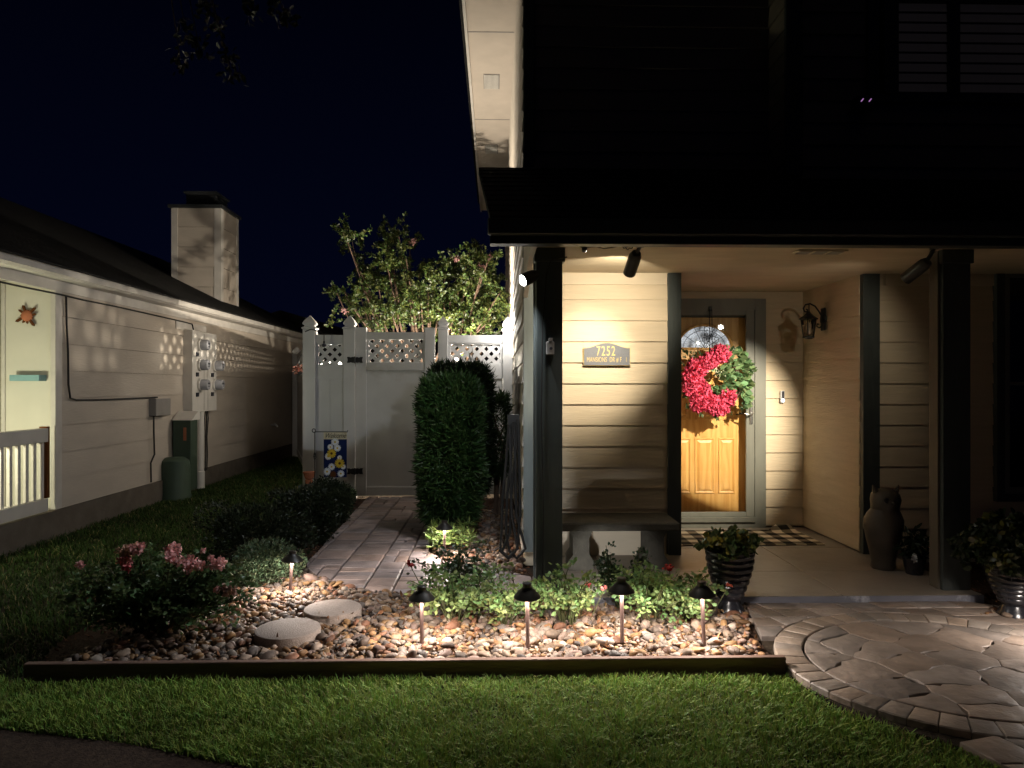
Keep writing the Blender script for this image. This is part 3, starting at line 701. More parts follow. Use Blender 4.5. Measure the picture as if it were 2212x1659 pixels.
# slab split around the arched light
door.box((DX0, dY, dz0), (DX1, dY+.045, gz))
N = 24
arc = [(dc+gr*math.cos(math.pi*k/N), gz+(gzt-gz)*math.sin(math.pi*k/N)) for k in range(N+1)]
vs = []; fs = []
for k, (x, z) in enumerate(arc):
    t = math.pi*k/N; ox = dc+(DX1-dc)*max(-1, min(1, 1.42*math.cos(t))); oz = gz if math.sin(t) < 1e-6 else min(dz1, gz+(dz1-gz)*1.42*math.sin(t))
    vs += [(x, dY, z), (ox, dY, oz), (x, dY+.04, z)]
for k in range(N): fs += [(3*k, 3*k+1, 3*k+4, 3*k+3), (3*k, 3*k+3, 3*k+5, 3*k+2)]
door.add(vs, fs)
dr = door.build('front_door', M['oak'], house)
def rpanel(m, x0, x1, z0, z1, y):       # moulded ring and raised field
    w1, w2, w3 = .012, .024, .05
    def ring(a, ya, b, yb):
        A = [(x0+a, ya, z0+a), (x1-a, ya, z0+a), (x1-a, ya, z1-a), (x0+a, ya, z1-a)]; B = [(x0+b, yb, z0+b), (x1-b, yb, z0+b), (x1-b, yb, z1-b), (x0+b, yb, z1-b)]
        m.add(A+B, [(k, (k+1) % 4, 4+(k+1) % 4, 4+k) for k in range(4)])
    ring(0, y, .003, y-.008); ring(.003, y-.008, w1, y-.008); ring(w1, y-.008, w2, y-.001); ring(w2, y-.001, w3, y-.010)
    m.add([(x0+w3, y-.010, z0+w3), (x1-w3, y-.010, z0+w3), (x1-w3, y-.010, z1-w3), (x0+w3, y-.010, z1-w3)], [(0, 1, 2, 3)])
zA, zB = P(1522, 1066, dY).z, P(1522, 946, dY).z; zC, zD = P(1522, 907, dY).z, P(1522, 775, dY).z
for (xa, xb) in ((dc-.10-.13-.09+.02, dc-.10-.045), (dc-.105, dc+.105), (dc+.145, dc+.145+.175)):
    for (za, zb) in ((zA, zB), (zC, zD)):
        m_ = MB(); rpanel(m_, xa, xb, za, zb, dY-.0005); m_.build('door_panel', M['oak'], dr)
# arch moulding
m_ = MB(); pts = [(dc+(gr+.02)*math.cos(math.pi*k/N), dY-.004, gz+(gzt-gz+.02)*math.sin(math.pi*k/N)) for k in range(N+1)]
m_.tube(pts, .012, 6); m_.tube([(dc-gr-.02, dY-.004, gz), (dc+gr+.02, dY-.004, gz)], .012, 6); m_.build('arch_moulding', M['oak'], dr)
# arched textured glass, lit from the hall behind it
def archglass():
    m = bpy.data.materials.new('textured_lit_glass'); m.use_nodes = True; t = m.node_tree; b = t.nodes['Principled BSDF']
    b.inputs['Base Color'].default_value = (.25, .27, .3, 1); b.inputs['Roughness'].default_value = .15
    tcn = nd(t, 'ShaderNodeTexCoord'); v = nd(t, 'ShaderNodeTexVoronoi'); v.inputs['Scale'].default_value = 90; t.links.new(tcn.outputs['Object'], v.inputs[0])
    n = nd(t, 'ShaderNodeTexNoise'); n.inputs['Scale'].default_value = 9; t.links.new(tcn.outputs['Object'], n.inputs[0])
    r = nd(t, 'ShaderNodeValToRGB'); r.color_ramp.elements[0].position = .36; r.color_ramp.elements[0].color = (.04, .045, .05, 1); r.color_ramp.elements[1].position = .6; r.color_ramp.elements[1].color = (.62, .66, .70, 1)
    t.links.new(n.outputs['Fac'], r.inputs[0])
    mx = nd(t, 'ShaderNodeMix', data_type='RGBA', blend_type='MULTIPLY'); mx.inputs[0].default_value = .7
    t.links.new(r.outputs[0], mx.inputs[6]); t.links.new(v.outputs['Distance'], mx.inputs[7])
    t.links.new(mx.outputs[2], b.inputs['Emission Color']); b.inputs['Emission Strength'].default_value = 1.3
    bp = nd(t, 'ShaderNodeBump'); bp.inputs['Strength'].default_value = .6; bp.inputs['Distance'].default_value = .005; t.links.new(v.outputs['Distance'], bp.inputs['Height']); t.links.new(bp.outputs[0], b.inputs['Normal'])
    return m
m_ = MB(); m_.add([(x, dY+.012, z) for x, z in arc], [tuple(range(N+1))]); gl_ = m_.build('arched_window', archglass(), dr)
m_ = MB()
for k in (5, 9, 12, 15, 19): m_.tube([(dc, dY+.006, gz), (arc[k][0], dY+.006, arc[k][1])], .0028, 5)
m_.tube([(dc+gr*.82*math.cos(math.pi*k/N), dY+.006, gz+(gzt-gz)*.82*math.sin(math.pi*k/N)) for k in range(N+1)], .0028, 5)
m_.tube([(dc+gr*.35*math.cos(math.pi*k/N), dY+.006, gz+(gzt-gz)*.35*math.sin(math.pi*k/N)) for k in range(N+1)], .0028, 5); m_.build('leading', M['label_black'], gl_)
M['hall_lamp'] = emis('hall_lamp', (1, .9, .6), 12)
q = P(1508, 741, dY); m_ = MB(); m_.lathe((q.x, dY+.008, q.z), [(.001, -.012), (.012, -.008), (.015, 0), (.012, .008), (.001, .012)], 12); m_.build('hall_lamp', M['hall_lamp'], gl_)
# inner handle of the wooden door
m_ = MB(); hq = P(1600, 893, dY); m_.tube([(hq.x+.03, dY-.002, hq.z), (hq.x+.03, dY-.05, hq.z), (hq.x-.02, dY-.055, hq.z+.0), (hq.x-.07, dY-.05, hq.z-.012)], [.016, .010, .009, .007], 8); m_.build('door_handle', M['bronze'], dr, smooth=True)
# frame and jambs
fx0 = DX0-.02; so_x = P(1630, 900, DW-.02).x; sz = P(1500, 667, DW).z
mb = MB(); mb.box((so_x, DW-.035, PZ+.001), (xs_r, DW+.02, hz)); mb.box((RL+.02, DW-.035, hz+.001-.12), (so_x-.001, DW+.02, hz)); mb.box((RL+.02, DW-.03, PZ+.001), (fx0-.05, DW+.02, hz-.121))
df = mb.build('door_frame', M['jamb'], house)
mb = MB(); mb.box((DX1+.005, DW+.021, PZ), (so_x+.05, dY+.05, dz1+.03)).box((DX0-.05, DW+.021, dz1-.0), (DX1+.005, dY+.05, dz1+.05)).box((DX0-.05, DW+.021, PZ), (DX0-.002, dY+.05, dz1)); mb.build('jamb', M['trim'], df)
# sill
mb = MB(); mb.box((RL+.02, DW-.045, PZ+.001), (so_x-.001, DW+.02, P(1540, 1127, DW).z-.002)).box((RL+.02, DW-.07, P(1540, 1127, DW-.04).z), (so_x+.0, DW-.005, P(1540, 1117, DW-.04).z)); mb.build('threshold', M['jamb'], df)
mb = MB(); mb.box((DX0-.04, DW+.021, PZ), (DX1+.02, dY-.001, dz0-.002)); mb.build('sill', M['jamb'], df)
# storm door
sd0 = P(1612, 900, DW-.03).x; sx0 = DX0-.06
zb = P(1540, 1117, DW-.03).z+.002; zk = P(1540, 1106, DW-.03).z
stm = MB(); stm.bbox((sd0, DW-.03, zb), (so_x-.003, DW+.0, sz), .003); stm.bbox((sx0, DW-.03, zb), (sx0+.075, DW+.0, sz), .003); stm.bbox((sx0+.076, DW-.03, zb), (sd0-.001, DW+.0, zk), .003); stm.bbox((sx0+.076, DW-.03, sz-.07), (sd0-.001, DW+.0, sz), .003)
sdr = stm.build('storm_door', M['jamb'], house)
mb = MB(); mb.box((sx0+.07, DW-.017, zk), (sd0+.003, DW-.013, sz-.068)); mb.build('glass', M['glass'], sdr)
hx = P(1623, 893, DW-.04).x; hzz = P(1623, 893, DW).z
mb = MB(); mb.bbox((hx-.016, DW-.042, hzz-.11), (hx+.016, DW-.031, hzz+.11), .004); hd = mb.build('handle_plate', M['steel'], sdr)
mb = MB(); mb.tube([(hx, DW-.04, hzz), (hx, DW-.075, hzz), (hx-.03, DW-.085, hzz-.012), (hx-.085, DW-.08, hzz+.004)], [.012, .010, .009, .006], 10); mb.build('lever', M['steel'], hd, smooth=True)

# ---- things on and around the porch
pY = FW-.022
a = P(1260, 790, pY); b = P(1361, 740, pY); sh = P(1300, 751, pY).z; pw = b.x-a.x
plq = thing('address_plaque', 'dark arched house number plaque with gold border on the lit siding', 'address plaque', loc=((a.x+b.x)/2, pY, a.z))
ph = b.z-a.z; s_ = sh-a.z
def arch_outline(w, h0, h1, o=0):
    pts = [(-w/2+o, o), (w/2-o, o), (w/2-o, h0-o)]
    for k in range(0, 17):
        t = k/16; x = w/2*.86-t*w*.86; y = h0+(h1-h0)*(.5-.5*math.cos(2*math.pi*t))**.8
        pts.append((max(-w/2+o, min(w/2-o, x)), y-o))
    pts.append((-w/2+o, h0-o)); return pts
m_ = MB(); m_.prism(arch_outline(pw, s_, ph), 1, -.012, .0); m_.build('plate_rim', M['gold'], plq)
m_ = MB(); m_.prism(arch_outline(pw, s_, ph, .0045), 1, -.0165, -.0125); m_.build('plate', M['plaque'], plq)
text('house_number', '7252', .118, M['gold'], plq, (-.01, -.0178, ph*.61), xs=.60, spacing=1.22, bold=.0004)
text('street_name', 'MANSIONS  DR # F   1', .060, M['gold'], plq, (0, -.0178, ph*.25), xs=.56, spacing=1.06, bold=.0)
# doorbell
q = P(1689, 857, DW-.02); db = thing('doorbell', 'slim white video doorbell with a glowing button right of the door', 'doorbell', loc=(q.x, q.y, q.z))
MB().bbox((-.022, -.022, -.062), (.022, .0, .062), .006).build('case', M['vinyl'], db)
MB().bbox((-.010, -.025, -.018), (.016, -.0225, .056), .002).build('camera_face', M['label_black'], db)
m_ = MB(); m_.lathe((.003, -.0225, -.038), [(.015, 0), (.015, .004)], 20, (0, -1, 0)); m_.build('button_ring', M['glow_blue'], db)
m_ = MB(); m_.lathe((.003, -.0266, -.038), [(.007, 0), (.007, .002)], 16, (0, -1, 0)); m_.build('button', M['label_black'], db)
# wall lantern (unlit)
q = P(1783, 690, 6.82); lt = thing('wall_lantern', 'black unlit carriage lantern with scroll arm on the recess wall', 'wall lantern', loc=(RR-.012, 6.80, q.z))
m_ = MB(); m_.lathe((0, 0, 0), [(.055, 0), (.06, .008), (.055, .02), (.03, .03)], 16, (-1, 0, 0)); m_.bbox((-.02, -.045, -.11), (0, .045, .11), .008); m_.build('back_plate', M['black'], lt, smooth=True)
m_ = MB()
arm = [(-.02, 0, .02), (-.05, 0, .07), (-.09, 0, .125), (-.14, 0, .15), (-.185, 0, .14), (-.205, 0, .105), (-.195, 0, .075), (-.17, 0, .07), (-.165, 0, .09), (-.178, 0, .098)]
m_.tube(arm, .008, 8); m_.tube([(-.15, 0, .148), (-.15, 0, .06)], .005, 6); m_.tube([(-.02, 0, -.06), (-.05, 0, -.085), (-.075, 0, -.07), (-.07, 0, -.045), (-.05, 0, -.05)], .006, 6); m_.build('scroll_arm', M['black'], lt, smooth=True)
LX = -.155
m_ = MB(); m_.lathe((LX, 0, 0), [(.012, .075), (.02, .06), (.045, .035), (.085, .008), (.092, .0), (.085, -.004)], 6); m_.build('lantern_roof', M['black'], lt)
m_ = MB()
for k in range(6):
    t = math.pi/3*k; m_.tube([(LX+.075*math.cos(t), .075*math.sin(t), -.002), (LX+.050*math.cos(t), .050*math.sin(t), -.17)], .005, 5)
m_.lathe((LX, 0, -.18), [(.03, -.012), (.054, 0), (.054, .012), (.048, .014)], 6); m_.build('cage', M['black'], lt)
M['frost'] = mat('seeded_glass', (.42, .34, .24), .25, .5, var=.2, scale=(30, 30, 30))
m_ = MB(); m_.lathe((LX, 0, 0), [(.022, -.15), (.03, -.14), (.03, -.05), (.02, -.035)], 12); m_.build('candle_tube', M['frost'], lt, smooth=True)
m_ = MB(); m_.lathe((LX, 0, 0), [(.046, -.168), (.071, -.004)], 6, caps=False); m_.build('glass', M['glass'], lt)
# door mat
mt = MB(); mt.bbox((1.52, 6.44, PZ+.002), (3.02, 7.10, PZ+.012), .003); mt.add([(2.7, 7.02, PZ+.013), (3.0, 6.97, PZ+.013), (2.98, 7.12, PZ+.06), (2.85, 7.16, PZ+.055)], [(0, 1, 2, 3)])
mt.build('doormat', M['check'], label='black and cream checked mat lying before the front door', cat='doormat')
# bench
bn = thing('stone_bench', 'low cast stone bench against the siding beside the left column', 'bench')
m_ = MB(); bx1 = P(1470, 1130, 5.52).x; m_.bbox((.50, 5.52, .41), (bx1, 5.98, .475), .012); m_.build('seat', M['bench'], bn)
for xa in (.58, bx1-.27):
    m_ = MB(); m_.prism([(xa, PZ), (xa+.2, PZ), (xa+.2, PZ+.07), (xa+.165, PZ+.12), (xa+.165, .34), (xa+.2, .408), (xa, .408), (xa+.035, .34), (xa+.035, PZ+.12), (xa, PZ+.07)], 1, 5.62, 5.9); m_.build('leg', M['bench'], bn)
# eared statue
vq = P(1908, 1200, 5.62); st_x = vq.x
vs_ = thing('animal_statue', 'dim stone coloured eared animal statue with a rounded body beside the dark wall trim', 'statue', loc=(st_x, 5.62, PZ))
m_ = MB()
rings = [(.085, .075, 0, 0), (.095, .085, .015, 0), (.090, .085, .06, 0), (.105, .10, .14, 0), (.130, .12, .24, 0), (.148, .135, .33, .0), (.150, .135, .39, -.005), (.128, .115, .445, -.01), (.102, .10, .48, -.02), (.108, .105, .515, -.03), (.115, .11, .555, -.035), (.105, .10, .60, -.03), (.075, .07, .63, -.02), (.02, .02, .642, -.02)]
V = []; Fs = []; n_ = 28
for (rx_, ry_, z_, oy) in rings:
    for k in range(n_):
        t = 2*math.pi*k/n_; V.append((rx_*math.cos(t), oy+ry_*math.sin(t)-(.012 if -2.2 < t-2*math.pi < -.9 and z_ < .4 else 0), z_))
for i in range(len(rings)-1):
    for k in range(n_): Fs.append((i*n_+k, i*n_+(k+1) % n_, (i+1)*n_+(k+1) % n_, (i+1)*n_+k))
Fs.append(tuple(range(n_))[::-1]); Fs.append(tuple(range((len(rings)-1)*n_, len(rings)*n_)))
m_.add(V, Fs); m_.build('body', M['vase'], vs_, smooth=True)
for s_i in (-1, 1):
    m_ = MB(); m_.tube([(s_i*.065, -.03, .60), (s_i*.088, -.035, .635), (s_i*.105, -.035, .672)], [.034, .022, .004], 8); m_.build('ear', M['vase'], vs_, smooth=True)
    m_ = MB(); m_.lathe((s_i*.045, -.128, .562), [(.022, 0), (.022, .006), (.012, .010)], 14, (0, -1, 0)); m_.build('eye', M['black'], vs_, smooth=True)
m_ = MB(); m_.lathe((0, -.135, .545), [(.018, 0), (.012, .012), (.002, .022)], 10, (0, -1, -.3)); m_.build('muzzle', M['vase'], vs_, smooth=True)
q = P(1975, 1215, 5.45); t_ = thing('potted_plant', 'small dim potted plant with a white bloom between the statue and the right column', 'potted plant', loc=(q.x, 5.45, PZ))
m_ = MB(); m_.lathe((0, 0, 0), [(.06, 0), (.085, .12), (.09, .13), (.08, .13), (.075, .11)], 20); m_.build('pot', M['planter'], t_, smooth=True)
p = blobpts((0, 0, .22), (.12, .1, .12), 260, .2); V, Fq, c_ = leaf_mesh(p, .07, leafcol(260, (.02, .035, .012), .4, .2), .3, .2, .2); npmesh('foliage', V, Fq, 4, M['leaf'], t_, col=c_)
p = blobpts((-.06, -.1, .15), (.02, .02, .015), 22, .3); V, Fq, c_ = leaf_mesh(p, .03, leafcol(22, (.7, .7, .72), .1, .05), .9, .2, .4); npmesh('blossom', V, Fq, 4, M['petal'], t_, col=c_)

# spotlights
def spotlight(name, label, tip, tail, mount, power, col, target, angle, blend, L=.2, rad=.046, flood=False, spill=0, sa=114, sb=.6, stgt=None, lensf=.805):
    tip = Vector(tip); tail = Vector(tail); ax = (tip-tail).normalized()
    t = thing(name, label, 'spotlight', 'small landscape spotlights on the porch', loc=tail)
    l = (tip-tail).length
    m = MB(); m.lathe((0, 0, 0), [(.008, -.012), (rad*.72, -.006), (rad*.95, .02), (rad, .05), (rad, l), (rad*.86, l), (rad*.84, l*(lensf-.005))], 24, ax); m.build('housing', M['bronze'], t, smooth=True)
    m = MB(); m.lathe((0, 0, 0), [(rad*.80, l*lensf), (rad*.80, l*(lensf+.01))] if not flood else [(rad*.84, l*.955), (rad*.84, l*.965)], 24, ax); m.build('lens', M['glow_flood'] if flood else M['glow_white'], t)
    mo = Vector(mount)-tail; m = MB(); m.tube([mo, mo*.5+Vector((0, 0, .0)), Vector((0, 0, 0))+ax*.03], .014, 8); m.lathe(mo, [(.028, -.01), (.028, .012)], 16, (0, 0, 1)); m.build('bracket', M['bronze'], t)
    rot = (Vector(target)-tip).to_track_quat('-Z', 'Y').to_euler()
    o = light('SPOT', ax*(l*(1.05 if lensf < .5 else .86 if not flood else .99)), power, col, t, .025, ax*(l+1), angle, blend); o.rotation_euler = rot
    if spill: o = light('SPOT', ax*(l*.99), spill, col, t, .03, ax*(l+1), sa, sb); o.rotation_euler = rot if stgt is None else (Vector(stgt)-tip).to_track_quat('-Z', 'Y').to_euler()
    return t
Y0 = 4.98
aL = P(1374, 548, Y0)
tgtL = P(1264, 655, FW)
bodyL = P(1290, 790, FW)
dL = (bodyL-aL).normalized()
spotlight('spotlight', 'cylindrical black spotlight hanging from the eave aimed at the number plaque', aL+dL*.20, aL, (aL.x+.02, Y0-.05, CZ), 80, (1, .885, .69), tgtL, 95, .3, spill=95, sa=56, sb=1.0, stgt=P(1262, 790, FW))
aR = P(2003, 566, Y0); tgtR = P(1540, 925, DW); dRr = (tgtR-aR).normalized()
spotlight('spotlight', 'black spotlight under the right end of the porch aimed at the door', aR+dRr*.20, aR, (aR.x+.03, Y0-.03, CZ), 800, (1, .885, .69), tgtR, 44, .8, spill=9)
aF = P(1156, 594, 4.98); tF = P(1129, 606, 4.93)
spotlight('spotlight', 'lit white spotlight on the outer side of the left column', tF, aF, (cx0+.0, 5.03, aF.z+.01), 205, (.87, .93, 1), tF+Vector((-.75, .35, -.75)), 150, .7, flood=True)

aE = P(1262, 527, 4.76); tE = P(1263, 543, 4.75)  # unlit nub under the eave; its downlight is added to fill lawn and landing
spotlight('spotlight', 'stubby black downlight under the eave left of the cylindrical spotlight', tE, aE, (aE.x, 4.77, CZ), 62, (1, .93, .86), (1.35, 3.2, 0), 132, .6, rad=.019, lensf=.25)
# junction box on the column, loose wires
q = P(1188, 750, 4.99); jb = thing('outlet_box', 'pale weatherproof outlet box on the dark left column', 'outlet box', loc=(q.x, 5.0, q.z))
MB().bbox((-.028, -.03, -.055), (.030, -.001, .040), .006).build('box', M['box_dark'], jb); m_ = MB(); m_.lathe((.004, -.022, .040), [(.016, 0), (.016, .022), (.013, .024)], 12); m_.build('hose_port', M['box_dark'], jb); m_ = MB(); m_.lathe((.006, -.0305, -.010), [(.011, 0), (.011, .004)], 12, (0, -1, 0)); m_.build('knockout', M['label_black'], jb)
m_ = MB()
for (xa, xb, yy) in ((1345, 1368, 533), (1370, 1240, 530)):
    p_ = [P(xa+(xb-xa)*k/8, yy+5*math.sin(math.pi*k/8)+2*math.sin(k*2.1), 4.78) for k in range(9)]; m_.tube(p_, .004, 5)
m_.tube([P(1225, 555, 4.96), P(1190, 562, 4.97), P(1180, 590, 4.98), P(1172, 700, 4.985), P(1169, 900, 4.985), P(1174, 1100, 4.985), P(1172, 1240, 4.985)], .005, 5)
m_.build('wire', M['cable'], label='thin black lighting wire looped under the eave and down the column', cat='wire')

# wreath
wY = 7.14; wr = thing('door_wreath', 'round wreath of crimson hydrangeas and green leaves hanging on the front door', 'wreath', loc=(0, 0, 0))
wc = P(1545, 826, wY); Rw = .27
m_ = MB(); m_.tube([(wc.x+Rw*math.cos(t*math.pi/16), wY+.05, wc.z+Rw*math.sin(t*math.pi/16)) for t in range(33)], .025, 8, caps=False); m_.build('ring', M['bark'], wr)
fl = []
blobs = [(1556, 765, 20), (1534, 779, 17), (1519, 786, 15), (1504, 799, 23), (1493, 815, 18), (1497, 828, 22), (1514, 848, 22), (1508, 872, 17), (1530, 868, 20), (1546, 876, 22), (1571, 858, 19), (1558, 882, 15), (1490, 842, 14)]
for (px, py, r) in blobs:
    c = P(px, py, wY-.02); rr = r/F*wY; n = int(260*(r/20)**2)
    p = blobpts(c, (rr*.95, rr*.75, rr*.95), n, .82); dirs = (p-np.array(c)); dirs /= np.linalg.norm(dirs, axis=1)[:, None]
    for k in range(3):
        fl.append(leaf_mesh(p+RNG.normal(size=p.shape)*.004, .027, leafcol(n, (.74, .10, .18), .55, .1), .95, 0, .5, dirs=dirs*.7+RNG.normal(size=p.shape)*.6))
V, Fq, c_ = joinm(fl); npmesh('hydrangea_flowers', V, Fq, 4, M['petal'], wr, col=c_)
lf = []
def wl(px, py, n, r, size, base, sh=.85):
    c = P(px, py, wY); p = blobpts(c, (r/F*wY, .05, r/F*wY), n, .1)
    d = np.stack([p[:, 0]-wc.x, np.full(n, -.12), p[:, 2]-wc.z], 1); d /= np.linalg.norm(d, axis=1)[:, None]
    lf.append(leaf_mesh(p, size, leafcol(n, base, .5, .25), sh, -.05, .2, dirs=d))
for (px, py) in ((1575, 762), (1590, 765), (1602, 775), (1612, 790), (1598, 792), (1585, 790), (1610, 808), (1600, 820), (1612, 832), (1590, 835), (1575, 838), (1560, 845), (1605, 850), (1612, 862), (1588, 812), (1572, 822), (1556, 838), (1549, 842), (1553, 806), (1566, 800), (1560, 818)):
    wl(px, py, 22, 12, .064, (.17, .27, .12))
for (px, py) in ((1485, 766), (1500, 770), (1475, 785), (1472, 805), (1473, 825), (1478, 850), (1488, 876), (1515, 892), (1545, 897), (1575, 887), (1600, 878), (1617, 858), (1520, 768), (1535, 762), (1622, 800)):
    wl(px, py, 11, 10, .045, (.07, .11, .04), .5)
V, Fq, c_ = joinm(lf); npmesh('leaves', V, Fq, 4, M['leaf'], wr, col=c_)
p = blobpts(P(1556, 806, wY-.03), (.07, .03, .09), 60, .1); V, Fq, c_ = leaf_mesh(p, .014, leafcol(60, (.6, .6, .45), .2, .1), 1, 0, .6); npmesh('white_berries', V, Fq, 4, M['petal'], wr, col=c_)
hg = thing('wreath_hanger', 'black scrolled iron hanger over the top of the door', 'wreath hanger', loc=(0, 0, 0))
m_ = MB(); hx_ = P(1535, 700, 7.25)
for s in (-1, 1):
    m_.tube([(hx_.x+s*.012, 7.245, P(1535, 668, 7.25).z), (hx_.x+s*.012, 7.235, P(1535, 760, 7.2).z)], .004, 6)
    for (z0, r0, f_) in ((712, .035, 1), (733, .045, -1), (748, .038, 1), (722, .03, -1)):
        c = P(1535, z0, 7.235)
        m_.tube([(c.x+s*(.014+r0*.9)+s*r0*(1-t/22)*math.cos(3.14+f_*t*.42), 7.235, c.z+r0*(1-t/22)*math.sin(f_*t*.42)) for t in range(18)], .0032, 5)
m_.bbox((hx_.x-.014, 7.25, P(1535, 668, 7.25).z-.02), (hx_.x+.014, 7.262, P(1535, 668, 7.25).z+.03), .002)
m_.build('scrollwork', M['black'], hg)

# planters
def planter(label, x, y, rim, hgt, z0, base, ppl, spread, top):
    t = thing('potted_plant', label, 'potted plant', 'ribbed dark planters beside the porch step', loc=(x, y, z0))
    prof = [(rim*.62, 0), (rim*.62, .02), (rim*.50, .05), (rim*.42, .085), (rim*.52, .11)]
    n = 7; h0 = .11
    for k in range(n):
        f = k/n; hh = h0+(hgt-h0)*f; r = rim*(.60+.42*math.sin(min(1, f*1.15)*math.pi/2)); st_ = (hgt-h0)/n
        prof += [(r*.955, hh), (r*1.0, hh+st_*.3), (r*1.0, hh+st_*.6), (r*.965, hh+st_*.92)]
    prof += [(rim*1.04, hgt-.01), (rim*1.05, hgt), (rim*.93, hgt), (rim*.9, hgt-.04)]
    m = MB(); m.lathe((0, 0, 0), prof, 36); m.build('pot', M['planter'], t, smooth=True)
    parts = []
    for k in range(ppl):
        a = random.uniform(0, 6.283); r = rim*spread*math.sqrt(random.random()); c = (r*math.cos(a), r*math.sin(a), hgt+top*random.random()*(1-.5*(r/rim/spread)**2)-.02)
        p = blobpts(c, (.045, .045, .035), 16, .2); parts.append(leaf_mesh(p, .042, leafcol(16, base if random.random() > .2 else (base[0]*3.6, base[1]*2.3, base[2]*1.4), .4, .2), .85, .35, .3))
    V, Fq, c_ = joinm(parts); npmesh('foliage', V, Fq, 4, M['leaf'], t, col=c_)
    return t
q = G(1583, 1338); planter('dark ribbed planter of yellow green foliage at the left end of the porch step', q.x, q.y+.06, .158, .42, .03, (.07, .10, .035), 60, 1.15, .14)
q = G(2180, 1338); planter('dark ribbed planter with bushy greenery right of the porch column', q.x+.02, q.y-.02, .17, .36, .02, (.018, .03, .008), 170, 2.0, .34)

# ================================================================= PATH LIGHTS
def path_light_proto():
    t = thing('path_light', 'x', 'path light', 'low mushroom path lights in the garden bed')
    m = MB(); m.lathe((0, 0, 0), [(.0115, 0), (.0115, .285), (.014, .286), (.014, .292)], 14); m.build('stake', M['stake'], t, smooth=True)
    m = MB(); m.lathe((0, 0, 0), [(.076, .292), (.078, .296), (.072, .304), (.045, .335), (.028, .350), (.0275, .352), (.026, .353), (.026, .372), (.0275, .374), (.024, .377), (.001, .377)], 32, caps=False)
    m.lathe((0, 0, 0), [(.074, .2925), (.026, .333), (.001, .334)], 32, caps=False); m.build('hat', M['bronze'], t, smooth=True)
    m = MB(); m.lathe((0, 0, 0), [(.016, .293), (.026, .295), (.027, .303), (.022, .310)], 20); m.build('lens', M['glow_white'], t, smooth=True)
    for k in range(3):
        a = k*2.094+.5; light('POINT', (.037*math.cos(a), .037*math.sin(a), .3045), 10, (1, .89, .80), t, .007)
    return t
pl0 = path_light_proto()
pls = [(911, 1381, .9, 0, 'leftmost of the four path lights along the timber edging, by the paver corner'),
       (1140, 1388, 1.0, 2, 'path light along the timber edging directly below the left porch column'),
       (1344, 1376, 1.0, -1, 'path light along the timber edging below the stone bench'),
       (1521, 1383, .98, -2, 'path light along the timber edging just left of the ribbed planter'),
       (626, 1276, .84, 3, 'tilted path light beside the clipped shrub left of the paver path'),
       (960, 1197, .86, 0, 'path light at the foot of the tall hedge right of the path'),
       (2325, 1395, 1.0, 0, 'path light at the far right edge beyond the second planter')]
for i, (px, py, s, tilt, lb) in enumerate(pls):
    o = pl0 if i == 0 else copy_tree(pl0)
    g = G(px, py, .075); o.location = (g.x, g.y, .045); o.rotation_euler = (R(tilt*.6), R(-tilt), R(i*40)); o['label'] = lb
    o.scale = (1, 1, s)

for i, (px, Y, tg, pw, lb) in enumerate(((1255, 4.78, (1330, 1180, FW), 7, 'small ground spotlight hidden in the roses aimed at the wall under the bench'), (1088, 4.78, (1100, 1200, 6.6), 1.2, 'small ground spotlight hidden in the leaves behind the second path light'))):
    b_ = P(px, 1290, Y); d_ = (P(*tg)-Vector((b_.x, Y, .14))).normalized()
    t = thing('ground_spotlight', lb, 'spotlight', 'little ground spotlights in the front bed', loc=(b_.x, Y, 0))
    m = MB(); m.lathe(Vector((0, 0, .14))-d_*.05, [(.012, -.01), (.026, 0), (.028, .09), (.024, .09), (.023, .075)], 16, d_); m.build('housing', M['bronze'], t, smooth=True)
    m = MB(); m.tube([(0, 0, -.02), (0, 0, .12)], .008, 6); m.build('stake', M['bronze'], t)
    m = MB(); m.lathe(Vector((0, 0, .14))-d_*.05, [(.021, .078), (.021, .082)], 14, d_); m.build('lens', M['glow_white'], t)
    o = light('SPOT', Vector((0, 0, .14))+d_*.045, pw*4, (.93, .95, 1), t, .015, None, 56 if i == 0 else 110, .8); o.rotation_euler = d_.to_track_quat('-Z', 'Y').to_euler()

